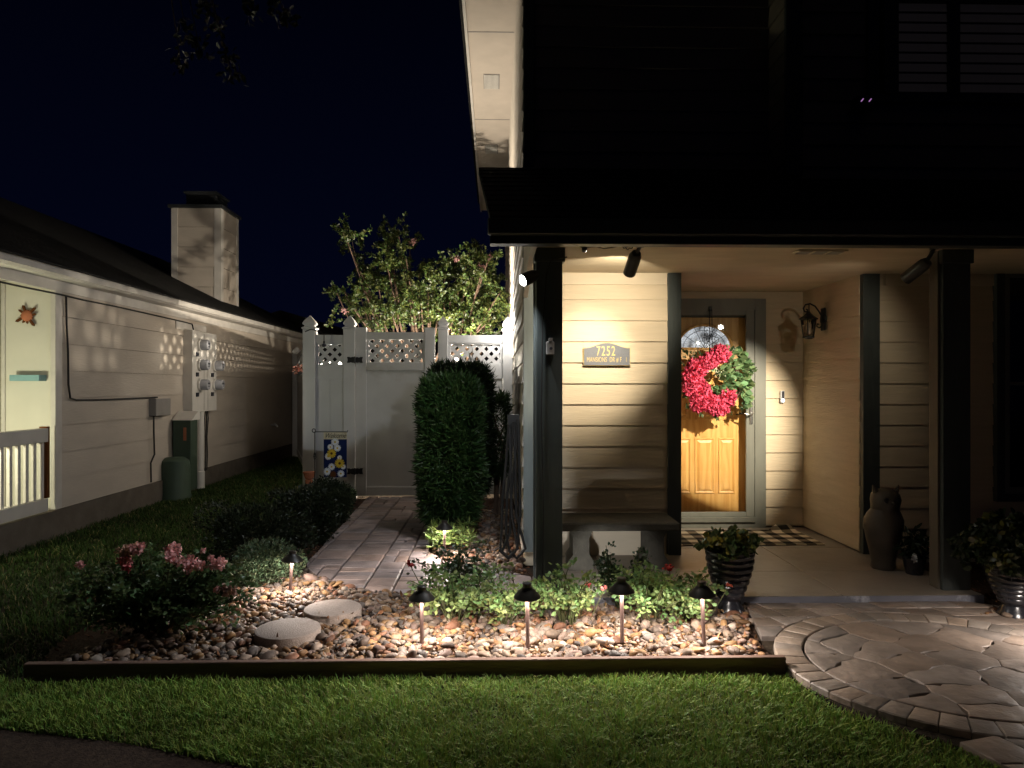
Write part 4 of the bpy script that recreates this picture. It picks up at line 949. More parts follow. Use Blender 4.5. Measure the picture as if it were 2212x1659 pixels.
# ================================================================= FENCE AND GATE
FY = 9.8
def fx(px): return P(px, 900, FY).x
def fz(py, px=850): return P(px, py, FY).z
def gothic(m, xc, yc, w, zsh, ztop):
    h = w/2; k = ztop-zsh
    prof = [(h*1.0, 0), (h*1.16, k*.04), (h*1.16, k*.12), (h*.80, k*.20), (h*.74, k*.27), (h*1.0, k*.36), (h*1.02, k*.44), (h*.80, k*.62), (h*.42, k*.83), (h*.05, k*1.0)]
    V = []; Fs = []
    for r, z in prof: V += [(xc-r, yc-r, zsh+z), (xc+r, yc-r, zsh+z), (xc+r, yc+r, zsh+z), (xc-r, yc+r, zsh+z)]
    for i in range(len(prof)-1):
        for j in range(4): Fs.append((i*4+j, i*4+(j+1) % 4, i*4+4+(j+1) % 4, i*4+4+j))
    Fs.append((36, 37, 38, 39)); m.add(V, Fs)
def lattice(m, p0, p1, z0, z1, pitch=.135, w=.048, th=.007):
    d = Vector((p1[0]-p0[0], p1[1]-p0[1])); L = d.length; d.normalize(); nrm = Vector((-d.y, d.x)); hh = z1-z0
    for s, off in ((1, .0), (-1, th+.001)):
        c = -hh-.1 if s > 0 else -.1
        t0 = -hh
        while t0 < L+hh:
            # centre line: x = t0 + s*(z-z0) (s=1) ; x = t0+hh - (z-z0)... clip with end rectangle
            pts = []
            hw = w*.7071
            quad = [(t0-hw, 0), (t0+hw, 0), (t0+hw+hh, hh), (t0-hw+hh, hh)] if s > 0 else [(t0-hw+hh, 0), (t0+hw+hh, 0), (t0+hw, hh), (t0-hw, hh)]
            pl = cliprect(quad, 0, 0, L, hh)
            if len(pl) >= 3:
                V = []
                for o in (off, off+th):
                    for (x, z) in pl: V.append((p0[0]+d.x*x+nrm.x*o, p0[1]+d.y*x+nrm.y*o, z0+z))
                n = len(pl); m.add(V, [tuple(range(n)), tuple(range(n, 2*n))[::-1]]+[(k, (k+1) % n, n+(k+1) % n, n+k) for k in range(n)])
            t0 += pitch
fence = thing('garden_fence', 'white vinyl privacy fence with lattice top and pointed post caps', 'fence')
def post(px0, px1, ysh, ytop, Y=FY):
    x0, x1 = P(px0, 900, Y).x, P(px1, 900, Y).x; w = x1-x0
    m = MB(); m.bbox((x0, Y-w/2, 0), (x1, Y+w/2, P(px0, ysh, Y).z), .004); o = m.build('fence_post', M['vinyl'], fence)
    m = MB(); gothic(m, (x0+x1)/2, Y, w, P(px0, ysh, Y).z+.0005, P(px0, ytop, Y).z); m.build('post_cap', M['vinyl'], o)
    return x0, x1
post(657, 683, 712, 682); post(744, 769, 712, 682); post(947, 968, 712, 683); post(1086, 1108, 715, 684)
def panel(x0, y0, x1, y1, zt, zr0, zl0, zm, name='fence_panel', zb=.06, nb=2):
    """zt top of top rail, zr0 its underside, zl0 bottom of lattice, zm bottom of mid rail"""
    d = Vector((x1-x0, y1-y0, 0)); L = d.length; d.normalize(); subs = []
    def bx(m, a, b, z0, z1, t0, t1, r=.003):
        mm = MB(); mm.bbox((a, t0, z0), (b, t1, z1), r); ang = math.atan2(d.y, d.x); c, s = math.cos(ang), math.sin(ang)
        m.add([(x0+x*c-y*s, y0+x*s+y*c, z) for x, y, z in mm.v], mm.f)
    for nm_, za, zc in (('mid_rail', zm, zl0), ('bottom_rail', zb, zb+.12)):
        m = MB(); bx(m, 0, L, za, zc, -.028, .028); subs.append(m.build(nm_, M['vinyl']))
    m = MB(); bx(m, 0, L, zr0, zt, -.028, .028); bx(m, 0, .035, zl0+.001, zr0-.001, -.018, .018); bx(m, L-.035, L, zl0+.001, zr0-.001, -.018, .018)
    bx(m, .035, L-.035, zr0-.02, zr0-.0005, -.018, .018); bx(m, .035, L-.035, zl0+.0005, zl0+.02, -.018, .018)
    o = m.build(name, M['vinyl'], fence)
    for q_ in subs: q_.parent = o
    m = MB(); n = max(1, round((L)/.16))
    for k in range(n): bx(m, k*L/n+.0012, (k+1)*L/n-.0012, zb+.12, zm, -.014, .014, .003)
    m.build('boards', M['vinyl'], o)
    m = MB(); lattice(m, (x0, y0), (x1, y1), zl0, zr0); m.build('lattice', M['vinyl'], o)
panel(fx(683), FY, fx(744), FY, fz(724), fz(742), fz(790), fz(821))
panel(fx(968), FY, fx(1086), FY, fz(724), fz(741), fz(787), fz(818))
# return run back to the neighbour's wall
q = P(648, 900, 15.8)
panel(fx(682), FY+.10, -4.33, 15.7, fz(724), fz(742), fz(790), fz(821))
m = MB(); m.bbox((-4.46, 15.72, 0), (-4.30, 15.88, P(650, 768, 15.8).z), .004); o_ = m.build('fence_post', M['vinyl'], fence)
m = MB(); gothic(m, -4.38, 15.8, .16, P(650, 768, 15.8).z+.0005, P(650, 749, 15.8).z); m.build('post_cap', M['vinyl'], o_)
# gate
gate = thing('gate', 'white vinyl garden gate with lattice top and black strap hinges', 'gate')
g0x, g1x = fx(770.5), fx(940); gs0 = fx(793), fx(918)
gy = FY-.03
m = MB(); m.bbox((g0x, gy-.03, .05), (gs0[0], gy+.03, fz(708)), .004); m.build('stile', M['vinyl'], gate); m = MB(); m.bbox((gs0[1], gy-.03, .05), (g1x, gy+.03, fz(708)), .004); m.build('stile', M['vinyl'], gate)
for za, zc in ((fz(734), fz(718)), (fz(800), fz(783)), (.05, .17)):
    m = MB(); m.bbox((gs0[0]+.001, gy-.026, za), (gs0[1]-.001, gy+.026, zc), .003); m.build('rail', M['vinyl'], gate)
m = MB(); m.box((gs0[0]+.001, gy-.016, fz(783)+.001), (gs0[0]+.03, gy+.016, fz(734)-.001)); m.build('lattice_frame', M['vinyl'], gate); m = MB(); m.box((gs0[1]-.03, gy-.016, fz(783)+.001), (gs0[1]-.001, gy+.016, fz(734)-.001)); m.build('lattice_frame', M['vinyl'], gate)
m = MB(); m.box((gs0[0]+.002, gy-.010, .17), (gs0[1]-.002, gy+.010, fz(800))); m.build('gate_panel', M['vinyl'], gate)
m = MB(); lattice(m, (gs0[0]+.03, gy-.008), (gs0[1]-.03, gy-.008), fz(783)+.001, fz(734)-.001, .135, .048, .007); m.build('lattice', M['vinyl'], gate)
for py in (778, 1016):
    z = fz(py); m = MB(); yb = FY-.105; out = []
    for s in (-1, 1):
        xa = fx(769.5); l = .105
        out_ = [(xa, z-.035), (xa+s*l*.35, z-.040), (xa+s*l*.5, z-.030), (xa+s*l*.7, z-.040), (xa+s*l, z-.040), (xa+s*l*.9, z), (xa+s*l, z+.040), (xa+s*l*.7, z+.040), (xa+s*l*.5, z+.030), (xa+s*l*.35, z+.040), (xa, z+.035)]
        m.prism(out_ if s > 0 else out_[::-1], 1, gy-.060 if s > 0 else yb-.0, gy-.0315 if s > 0 else FY-.082)
    m.tube([(fx(769.5), yb-.004, z-.045), (fx(769.5), yb-.004, z+.045)], .012, 10); m.build('hinge', M['black'], gate)

# string lights behind and on the fence
sl = thing('string_lights', 'black string of garden bulbs looped along the back of the fence', 'string lights')
bulbs = [P(985, 776, 10.15), P(1097, 701, 9.62), P(712, 779, 10.4), P(698, 786, 10.5), P(735, 783, 10.3), P(700, 745, 9.66), Vector((-2.74, 10.42, 2.12))]  # last bulb is added, hidden behind the post to light the far wall
m = MB()
wire = [P(660, 716, 9.68), P(672, 711, 9.66), P(690, 716, 9.66), P(700, 722, 9.66), P(700, 738, 9.66)]
m.tube(wire, .007, 6); m.tube([wire[0], Vector((-2.74, 10.42, 2.17))], .005, 5); m.tube([P(700, 722, 9.66), P(715, 722, 9.75), P(735, 726, 9.95), P(800, 770, 10.15), P(985, 768, 10.15), P(1040, 745, 10.1), P(1085, 712, 9.9), P(1097, 706, 9.64)], .006, 6)
m.build('cord', M['cable'], sl)
for i, q in enumerate(bulbs):
    lit = i != 5
    m = MB(); m.lathe(q, [(.001, -.032), (.024, -.026), (.032, -.008), (.024, .010), (.011, .018)], 14); m.build('bulb', M['glow_bulb'] if lit else M['label_black'], sl, smooth=True)
    m = MB(); m.lathe(q, [(.013, .018), (.014, .05), (.006, .054)], 10); m.build('socket', M['black'], sl)
light('POINT', bulbs[0]+Vector((0, .06, -.03)), 540, (1, .90, .74), sl, .03)
light('POINT', bulbs[1]+Vector((0, -.12, 0)), 30, (1, .96, .9), sl, .09)
light('POINT', bulbs[6], 42, (1, .90, .76), sl, .05)  # added fill from the hidden bulb onto the far wall
light('POINT', bulbs[2]+Vector((0, .25, -.02)), 45, (1, .95, .85), sl, .03)
# planter pot hanging near far post
hp = thing('hanging_plant', 'small reddish plant hanging beside the far fence post', 'hanging plant')
p = blobpts(P(646, 798, 11.0), (.09, .08, .07), 260, .1); V, Fq, c_ = leaf_mesh(p, .045, leafcol(260, (.16, .06, .04), .5, .3), .5, .2, .3); npmesh('foliage', V, Fq, 4, M['leaf'], hp, col=c_)
m = MB(); m.tube([P(655, 770, 10.9), P(652, 765, 10.95), P(646, 775, 11.0), P(646, 796, 11.0)], .006, 5); m.lathe(P(646, 806, 11.0), [(.03, -.03), (.05, .0), (.055, .02)], 12); m.build('basket', M['black'], hp)

# garden flag
flg = thing('garden_flag', 'small navy daisy garden flag reading Welcome on a black hook stand', 'garden flag')
gY = 8.8; f0 = P(699, 934, gY); f1 = P(749, 1031, gY); W_ = f1.x-f0.x; ph0 = P(699, 949, gY).z
def wav(x, z): return gY+.006*math.sin((x-f0.x)*18+z*3)
def cloth(x0, x1, z0, z1, off, nx=12, nz=10):
    m = MB(); V = []; Fs = []
    for j in range(nz+1):
        for i in range(nx+1):
            x = x0+(x1-x0)*i/nx; z = z0+(z1-z0)*j/nz; V.append((x, wav(x, z)-off, z))
    for j in range(nz):
        for i in range(nx): Fs.append((j*(nx+1)+i, j*(nx+1)+i+1, (j+1)*(nx+1)+i+1, (j+1)*(nx+1)+i))
    return m.add(V, Fs)
cloth(f0.x, f1.x, f1.z, ph0, 0).build('banner', M['navy'], flg); cloth(f0.x, f1.x, ph0+.0005, f0.z, 0, 12, 3).build('heading', M['cream'], flg)
text('lettering', 'Welcome', .082, M['label_black'], flg, ((f0.x+f1.x)/2, gY-.012, (ph0+f0.z)/2+.002), shear=.45, xs=.86, ext=.0005, spacing=.92)
def daisy(m, mc, x, z, r, npt, off):
    for k in range(npt):
        a = 2*math.pi*k/npt+.2; d = (math.cos(a), math.sin(a)); s = (-d[1], d[0]); wv_ = r*2.2/npt
        V = [(x, 0, z)]+[(x+d[0]*r*t+s[0]*wv_*q_, 0, z+d[1]*r*t+s[1]*wv_*q_) for t, q_ in ((.5, .9), (.9, .8), (1.0, 0), (.9, -.8), (.5, -.9))]
        m.add([(vx, wav(vx, vz)-off-.0003*(k % 3), vz) for vx, _, vz in V], [(0, 1, 2, 3, 4, 5)])
    mc.add([(x+r*.26*math.cos(t), wav(x, z)-off-.002, z+r*.26*math.sin(t)) for t in [k*math.pi/6 for k in range(12)]], [tuple(range(12))])
def fp(u, v): return f0.x+W_*u, ph0-(ph0-f1.z)*v
for (u, v, r, kind) in ((.5, .07, .05, 0), (.6, .23, .045, 0), (.3, .20, .038, 0), (.2, .45, .045, 0), (.35, .72, .045, 0), (.15, .85, .05, 0), (.75, .9, .045, 0), (.85, .72, .035, 0), (.7, .48, .03, 0), (.35, .37, .06, 1), (.7, .63, .062, 1), (.42, .92, .045, 2)):
    x, z = fp(u, v); mw, mcn = MB(), MB(); daisy(mw, mcn, x, z, r*1.0, 13, .003 if kind == 0 else .0045)
    o_ = mw.build('printed_daisy', M['fwhite'] if kind == 0 else M['fyellow'] if kind == 1 else M['fbrown'], flg); mcn.build('flower_centre', M['fbrown'] if kind else M['fyellow'], o_)
m = MB(); xp = P(680, 960, gY).x; zt_ = P(680, 931, gY).z
m.tube([(xp, gY, 0), (xp, gY, zt_-.02)]+[(xp-.012+.02*math.cos(t), gY, zt_+.005+.022*math.sin(t)) for t in [i*.5 for i in range(0, 11)]]+[(xp+.02, gY, zt_-.01), (f1.x+.01, gY, zt_-.012), (f1.x+.012, gY, zt_+.01)], .006, 6)
for k in range(4): m.tube([(xp+.018*math.sin(t/8*math.pi)*math.cos(k*1.57+t*.3), gY+.018*math.sin(t/8*math.pi)*math.sin(k*1.57+t*.3), P(680, 985, gY).z+.05-t*.0125) for t in range(9)], .003, 4)
m.build('hook_stand', M['black'], flg)
q = P(668, 1024, 9.2); m = MB(); m.lathe((q.x, 9.2, q.z-.06), [(.05, 0), (.075, .07), (.08, .075), (.08, .09), (.07, .09)], 18); m.lathe((q.x, 9.2, 0.0), [(.06, 0), (.05, .1), (.05, q.z-.07)], 12)
m.build('terracotta_pot', M['terra'], label='small terracotta pot on a stand at the foot of the left fence post', cat='pot')
q = G(762, 1080); m = MB(); m.lathe((q.x, q.y, 0), [(.045, 0), (.06, .12), (.065, .13), (.055, .13)], 18); m.build('small_pot', M['green_box'], label='small dark pot standing at the hinge side of the gate', cat='pot')

# ================================================================= NEIGHBOUR HOUSE
NX = -4.5
nh = thing('neighbour_house', 'single storey cream sided house with dark roof along the left', 'house')
yc = NX and 7.38
def nz(r): return H+r*4.5
mb = MB(); mb.siding((NX, yc), (0, 1), 9.4, .28+.001, 2.62, .283, (1, 0), .010, .009); mb.box((NX-.1, yc+.02, 0.2), (NX-.02, 16.8, 2.6)); mb.build('side_wall', M['nwall'], nh)
mb = MB(); mb.box((NX-.55, yc, .3), (NX-.02, yc+.06, 2.62)); mb.box((NX-.60, 3.0, .3), (NX-.56, yc+.05, 2.62)); mb.build('porch_wall', mat('porch_wall_paint', (.60, .57, .48), .6, .2, var=.08, scale=(2, 2, 2)), nh)
mb = MB(); mb.bbox((NX-.04, yc-.02, .285), (NX+.012, yc+.09, 2.60), .003); mb.build('corner_trim', M['nwhite'], nh)
mb = MB(); mb.bbox((NX-.535, yc-.018, .3), (NX-.50, yc-.001, 2.6), .003); mb.build('corner_trim', M['nwhite'], nh)
mb = MB(); mb.box((NX-.6, 2.0, -.05), (NX+.035, 16.8, .279)); mb.build('foundation', M['found'], nh)
mb = MB(); mb.box((-4.28, 1.5, 2.635), (-4.25, 16.8, 2.705)); mb.box((-4.31, 1.5, 2.630), (-4.281, 16.8, 2.69)); mb.build('fascia', M['nwhite'], nh)
mb = MB(); mb.box((-5.1, 1.5, 2.625), (-4.31, 16.8, 2.645)); mb.build('soffit', M['nwhite'], nh)
mb = MB(); mb.box((NX-.01, yc-4, 2.52), (NX+.018, 16.8, 2.624)); mb.build('frieze_board', M['nwhite'], nh)
mb = MB(); e0 = (-4.19, 2.71); e1 = (-8.0, 4.60)
V = [(e0[0], 1.2, e0[1]), (e0[0], 17.2, e0[1]), (e1[0], 17.2, e1[1]), (e1[0], 1.2, e1[1]), (e0[0], 1.2, e0[1]-.02), (e0[0], 17.2, e0[1]-.02), (-11.8, 1.2, 2.7), (-11.8, 17.2, 2.7), (e1[0], 17.2, 2.6), (e1[0], 1.2, 2.6)]
mb.add(V, [(0, 1, 2, 3), (0, 4, 5, 1), (3, 2, 7, 6), (1, 5, 8, 2)])
nr = mb.build('roof', M['shingle'], nh)
# chimney
cY1, cY2, cXr, cXl, cz = 12.9, 13.76, -4.94, -5.81, P(440, 450, 12.9).z
mb = MB(); mb.siding((cXl+.02, cY1), (1, 0), cXr-cXl-.04, 2.6, cz, .36, (0, -1), .010, .012); mb.siding((cXr, cY1+.02), (0, 1), cY2-cY1-.04, 2.6, cz, .36, (1, 0), .010, .012); mb.box((cXl+.02, cY1+.02, 2.6), (cXr-.02, cY2, cz)); ch = mb.build('chimney', M['nwall'], nr)
mb = MB()
for (xa, ya, xb, yb_) in ((cXl, cY1-.015, cXl+.11, cY1+.02), (cXr-.11, cY1-.015, cXr+.014, cY1+.02), (cXr, cY1+.021, cXr+.015, cY1+.10), (cXr, cY2-.1, cXr+.015, cY2)): mb.box((xa, ya, 2.6), (xb, yb_, cz-.001))
mb.build('chimney_trim', M['nwhite'], ch)
mb = MB(); mb.box((cXl-.05, cY1-.05, cz), (cXr+.05, cY2+.05, cz+.06)); mb.box((cXl+.2, cY1+.15, cz+.061), (cXr-.15, cY2-.15, cz+.30)); mb.box((cXl+.16, cY1+.11, cz+.301), (cXr-.11, cY2-.11, cz+.34))
for k in range(5): mb.box((cXl+.19, cY1+.14, cz+.08+k*.042), (cXr-.14, cY2-.14, cz+.095+k*.042))
mb.build('chimney_cap', M['fascia_dark'], ch)
# dark roofs beyond
far = thing('far_house', 'dark roofline of a house far beyond the fence', 'house')
mb = MB(); mb.prism([(-11, 0), (-11, 3.0), (-7.2, 4.1), (-3.4, 3.0), (-3.4, 0)], 1, 24, 30); mb.build('roof', M['shingle'], far)
mb = MB(); mb.box((-12, 31, 0), (4, 31.2, 2.9)); mb.prism([(31, 2.9), (34, 4.2), (37, 2.9)], 0, -12, 4); mb.build('wall', M['shingle'], far)

# railing
rl = thing('porch_railing', 'white slatted railing across the neighbour porch', 'railing'); rX = NX+.02
def rz(py): return H+(835-py)/1070*4.48
y1 = 7.16; m = MB(); m.bbox((rX-.045, 2.6, rz(966)), (rX+.045, y1, rz(934)), .004); m.build('top_rail', M['nwhite'], rl)
m = MB(); m.bbox((rX-.045, 2.6, rz(1130)), (rX+.045, y1, rz(1100)), .004); m.build('bottom_rail', M['nwhite'], rl)
y = y1-.02; k = 0
while y > 5.2:
    MB().bbox((rX-.016, y-.040, rz(1100)+.001), (rX+.016, y, rz(966)-.001), .003).build('baluster', M['nwhite'], rl); y -= .115
m = MB(); m.bbox((rX-.05, y1+.001, rz(1100)), (rX+.03, y1+.05, rz(930)), .004); m.build('end_bracket', M['fbrown'], rl)
# porch lamp out of frame to the left
nl = thing('porch_lamp', 'small lit globe lamp on the neighbour porch wall', 'wall lamp', loc=(-4.84, 5.9, 1.25))
m = MB(); m.lathe((0, 0, 0), [(.001, -.06), (.045, -.04), (.06, 0), (.045, .04), (.02, .055)], 18); m.build('globe', M['glow_white'], nl, smooth=True)
m = MB(); m.box((-.22, -.02, .056), (.02, .02, .07)); m.build('arm', M['black'], nl)
light('POINT', (.06, .04, -.10), 62, (1, 1, .72), nl, .06)
# ornament
q = P(57, 682, yc-.04); orn = thing('sun_ornament', 'rusty flower shaped ornament on the neighbour porch wall', 'wall ornament', loc=(q.x, yc-.03, q.z))
m = MB(); m.lathe((0, 0, 0), [(.001, .03), (.03, .028), (.055, .012), (.06, 0)], 18, (0, -1, 0)); m.build('centre', M['terra'], orn, smooth=True)
m = MB()
for k in range(11):
    a = k*.571+.2; r = .085+.03*math.sin(k*2.3); m.prism([(.045*math.cos(a-.25), .045*math.sin(a-.25)), (r*math.cos(a-.12), r*math.sin(a-.12)), (r*1.15*math.cos(a), r*1.15*math.sin(a)), (r*math.cos(a+.12), r*math.sin(a+.12)), (.045*math.cos(a+.25), .045*math.sin(a+.25))], 1, -.008-.002*(k % 2), .004)
m.build('petals', M['fbrown'], orn)
a = P(30, 823, yc-.05); b = P(94, 810, yc-.05); MB().bbox((a.x, yc-.12, a.z), (b.x, yc-.001, b.z), .003).build('teal_shelf', M['teal'], label='short teal shelf on the neighbour porch wall', cat='shelf')

# meter cabinet
mc_ = thing('meter_cabinet', 'pale electric meter cabinet with five round glass meters', 'meter cabinet')
mX = -4.36; my0, my1 = P(416, 800, 10).x and 10.23, 11.12
def onx(px, X): a, _ = ray(px, 835); return X/a
my0 = onx(416, mX); my1 = onx(468, mX)
def zx(px, py, X): Y = onx(px, X); return P(px, py, Y).z
zt0 = zx(416, 713, mX); zb0 = zx(416, 891, mX)
m = MB(); m.bbox((NX, my0, zb0), (mX, my1, zt0), .005); m.build('cabinet', M['box_grey'], mc_)
m = MB(); m.bbox((NX, my0-.25, zt0-.0), (NX+.02, my1-.1, zt0+.12), .003); m.build('backing_board', M['nwhite'], mc_)
m = MB(); ym = (my0+my1)/2-.04
m.box((mX+.0005, ym-.002, zb0+.02), (mX+.003, ym+.002, zt0-.03)); m.box((mX+.0005, ym-.06+.2, zb0+.02), (mX+.003, ym-.056+.2, zt0-.45)); m.build('seam', M['box_dark'], mc_)
for (px, py) in ((431, 745), (431, 788), (431, 831), (463, 790), (463, 831)):
    Y = onx(px, mX); z = P(px, py, Y).z
    m = MB(); m.lathe((mX, Y, z), [(.095, 0), (.095, .03), (.088, .035)], 24, (1, 0, 0)); me_ = m.build('meter', M['box_grey'], mc_, smooth=True)
    m = MB(); m.lathe((mX, Y, z), [(.080, .036), (.080, .12), (.072, .135), (.001, .138)], 24, (1, 0, 0)); m.build('glass_cover', M['lens_grey'], me_, smooth=True)
    m = MB(); m.box((mX+.139, Y-.03, z+.005), (mX+.141, Y+.03, z+.03)); m.box((mX+.139, Y-.02, z-.03), (mX+.141, Y+.02, z-.015)); m.build('meter_dial', M['label_black'], me_)
    m = MB(); m.bbox((mX+.0005, Y-.13, z-.175), (mX+.02, Y-.06, z-.115), .002); m.build('breaker_switch', M['label_black'], mc_)
m = MB(); Yc = onx(433, NX+.09); m.lathe((NX+.09, Yc, .02), [(.06, 0), (.06, .25), (.052, .26), (.052, zb0-.02)], 18); m.build('conduit', M['box_grey'], mc_, smooth=True)
m = MB()
for k, dy in enumerate((.22, .30, .36)):
    yy = Yc+dy; m.tube([(NX+.05, yy, zb0), (NX+.055, yy+.02, zb0-.12), (NX+.05, yy-.01*k, zb0-.4), (NX+.05, yy, .5), (NX+.06, yy-.05, .25)], .008+.003*(k == 1), 6)
m.build('ground_wires', M['cable'], mc_)
ub = thing('utility_box', 'small grey cable box with a drooping black wire on the left wall', 'utility box')
X = NX+.10; ya = onx(334, X-.02); m = MB(); za, zb_ = zx(350, 861, X), zx(350, 898, X); yb2 = onx(369, X); m.bbox((NX+.001, ya, zb_), (X, yb2, za), .006); m.build('box', M['box_dark'], ub)
m = MB(); m.tube([(NX+.05, ya+.04, zb_), (NX+.06, ya+.02, zb_-.2), (NX+.05, ya+.06, zb_-.5), (NX+.04, ya-.02, .55), (NX+.05, ya-.03, .30)], .011, 6); m.build('drop_wire', M['cable'], ub)
# roofline cable running to the box
m = MB(); c1 = []
for (px, py) in ((0, 609), (60, 622), (130, 636)): Y = onx(max(px, 1), NX+.03); c1.append(P(px, py, Y))
for (px, py) in ((180, 648), (250, 662), (330, 680), (400, 696), (415, 700), (418, 712)): Y = onx(px, NX+.03); c1.append(P(px, py, Y))
m.tube(c1, .010, 6)
c2 = [P(px, py, onx(px, NX+.03)) for (px, py) in ((143, 640), (144, 700), (147, 760), (148, 830), (152, 860), (165, 864), (230, 863), (300, 860), (340, 858))]
m.tube(c2, .010, 6); m.build('wall_cable', M['cable'], label='black cable stapled under the eave and down the cream wall', cat='cable')
# green pedestal and cabinet
q = G(378, 1078); m = MB(); r_ = .20
m.lathe((q.x, q.y, 0), [(r_*1.05, 0), (r_*1.05, .05), (r_, .08), (r_*.98, .45), (r_*.9, .53), (r_*.6, .57), (.01, .58)], 28); m.build('utility_pedestal', M['green_box'], smooth=True, label='short round topped green utility pedestal on the side lawn', cat='utility pedestal')
Yp = 9.95; xa, xb = P(373, 900, Yp).x, P(412, 900, Yp).x
gc = thing('cable_cabinet', 'tall narrow green grey utility cabinet behind the round pedestal', 'utility cabinet')
m = MB(); m.bbox((xa, Yp, .1), (xb, Yp+.22, P(390, 908, Yp).z), .006); m.build('cabinet', M['green_box'], gc)
m = MB(); z9 = P(390, 908, Yp).z; m.prism([(Yp-.02, z9+.001), (Yp+.2, z9+.12), (Yp+.26, z9+.12), (Yp+.26, z9+.001)], 0, xa-.01, xb+.02); m.build('lid', M['box_grey'], gc)
m = MB(); m.box((xb-.1, Yp-.003, z9-.28), (xb-.06, Yp-.0005, z9-.10)); m.build('warning_sticker', M['terra'], gc)
# little spigot on the far wall
q = P(590, 918, onx(590, NX+.05)); m = MB(); m.tube([(NX, q.y, q.z), (NX+.12, q.y, q.z), (NX+.14, q.y, q.z-.04)], .014, 8); m.lathe((NX+.09, q.y, q.z), [(.008, 0), (.008, .03), (.03, .032), (.03, .04)], 10); m.build('spigot', M['vinyl'], label='small white spigot near the far end of the cream wall', cat='spigot')

# ================================================================= PLANTS
def plant(name, label, cat, leaves, stems, col, stemmat=None, group=None, flowers=None, fol='foliage'):
    t = thing(name, label, cat, group)
    V, Fq, c_ = joinm(leaves); npmesh(fol, V, Fq, 4, M['leaf'], t, col=c_)
    if stems:
        m = MB()
        for s in stems: m.tube(*s)
        m.build('stems', stemmat or M['stem'], t)
    if flowers: V, Fq, c_ = joinm(flowers); npmesh('blossoms', V, Fq, 4, M['petal'], t, col=c_)
    return t
def rose_bush(label, x, y, rx, ry, h, nst, base, size=.042, flowers=(), group='rose bushes in the garden', npl=26, z0=.03, fill=0, sparse=1.0):
    leaves = []; stems = []; fl = []
    for k in range(nst):
        a = random.uniform(0, 6.283); r = math.sqrt(random.random()); tip = Vector((x+rx*r*math.cos(a), y+ry*r*math.sin(a), z0+h*(.45+.55*random.random())*(1-.35*r*r)))
        b0 = Vector((x+rx*.15*math.cos(a), y+ry*.15*math.sin(a), z0)); mid = b0.lerp(tip, .5)+Vector((random.uniform(-.05, .05), random.uniform(-.05, .05), .06))
        pts = [b0, b0.lerp(mid, .5)+Vector((0, 0, .03)), mid, mid.lerp(tip, .5)+Vector((0, 0, .015)), tip]
        stems.append((pts, [.005, .0045, .004, .003, .0018], 5, False))
        for j in range(int(npl*sparse)):
            t = random.uniform(.25, 1.0)*4; i = min(3, int(t)); p = pts[i].lerp(pts[i+1], t-i)+Vector((random.gauss(0, .022), random.gauss(0, .022), random.gauss(0, .016)))
            # compound leaf: five leaflets
            ax = Vector((random.gauss(0, 1), random.gauss(0, 1), random.gauss(.2, .5))).normalized(); sd2 = ax.cross(Vector((0, 0, 1))).normalized(); L = size*1.6
            P5 = []; D5 = []
            for (f, s) in ((1, 0), (.6, 1), (.6, -1), (.25, 1), (.25, -1)):
                P5.append(tuple(p+ax*L*f+Vector((0, 0, -.02*f*f)))); D5.append(tuple(ax*(1 if s == 0 else .35)+sd2*s*.9))
            cc = np.tile(leafcol(1, base, .4, .25), (5, 1))
            leaves.append(leaf_mesh(np.array(P5), size*.8, cc, .62, .1, .25, dirs=np.array(D5), jit=.2))
    if fill:
        p = blobpts((x, y, z0+h*.4), (rx*.85, ry*.85, h*.42), fill, .2); leaves.append(leaf_mesh(p, size, leafcol(fill, tuple(b*.8 for b in base), .4, .2), .55, .2, .3))
    for (fx_, fy_, fz_, r, colr, n) in flowers:
        p = blobpts((fx_, fy_, fz_), (r, r, r*.8), n, .6); fl.append(leaf_mesh(p, .020, leafcol(n, colr, .35, .1), 1.0, .2, .6))
        stems.append(([Vector((fx_, fy_, fz_)), Vector((fx_*.6+x*.4, fy_*.6+y*.4, fz_-.2))], [.003, .003], 5, False))
    return plant('rose_bush', label, 'rose bush', leaves, stems, None, group=group, flowers=fl or None)
PK = (.85, .46, .44)
def F_(px, py, Y, r, n, col=PK): q = P(px, py, Y-.12); return (q.x, q.y, q.z, r, col, n)
big = [F_(272, 1190, 4.4, .035, 60, (.5, .3, .22)), F_(297, 1184, 4.4, .030, 50), F_(268, 1212, 4.4, .026, 40, (.55, .2, .2)), F_(373, 1188, 4.45, .034, 70), F_(368, 1205, 4.4, .026, 40), F_(385, 1212, 4.35, .026, 40),
       F_(412, 1215, 4.45, .03, 50), F_(432, 1222, 4.4, .028, 40), F_(405, 1228, 4.4, .024, 30), F_(473, 1219, 4.4, .034, 60), F_(495, 1275, 4.35, .034, 60, (.42, .25, .2)), F_(472, 1275, 4.35, .02, 24), F_(172, 1221, 4.4, .014, 14),
       F_(197, 1297, 4.35, .016, 18, (.5, .3, .2)), F_(272, 1228, 4.4, .018, 20, (.55, .1, .12)), F_(438, 1190, 4.4, .012, 12), F_(455, 1205, 4.4, .014, 14)]
bq = G(360, 1370)
rose_bush('large dark rose bush with pink blooms at the left end of the rock bed', bq.x-.03, 4.42, .60, .42, .54, 95, (.085, .135, .05), .040, [(a_, b_, c_, r_*1.3, k_, int(n_*1.8)) for (a_, b_, c_, r_, k_, n_) in big], npl=20, fill=200)
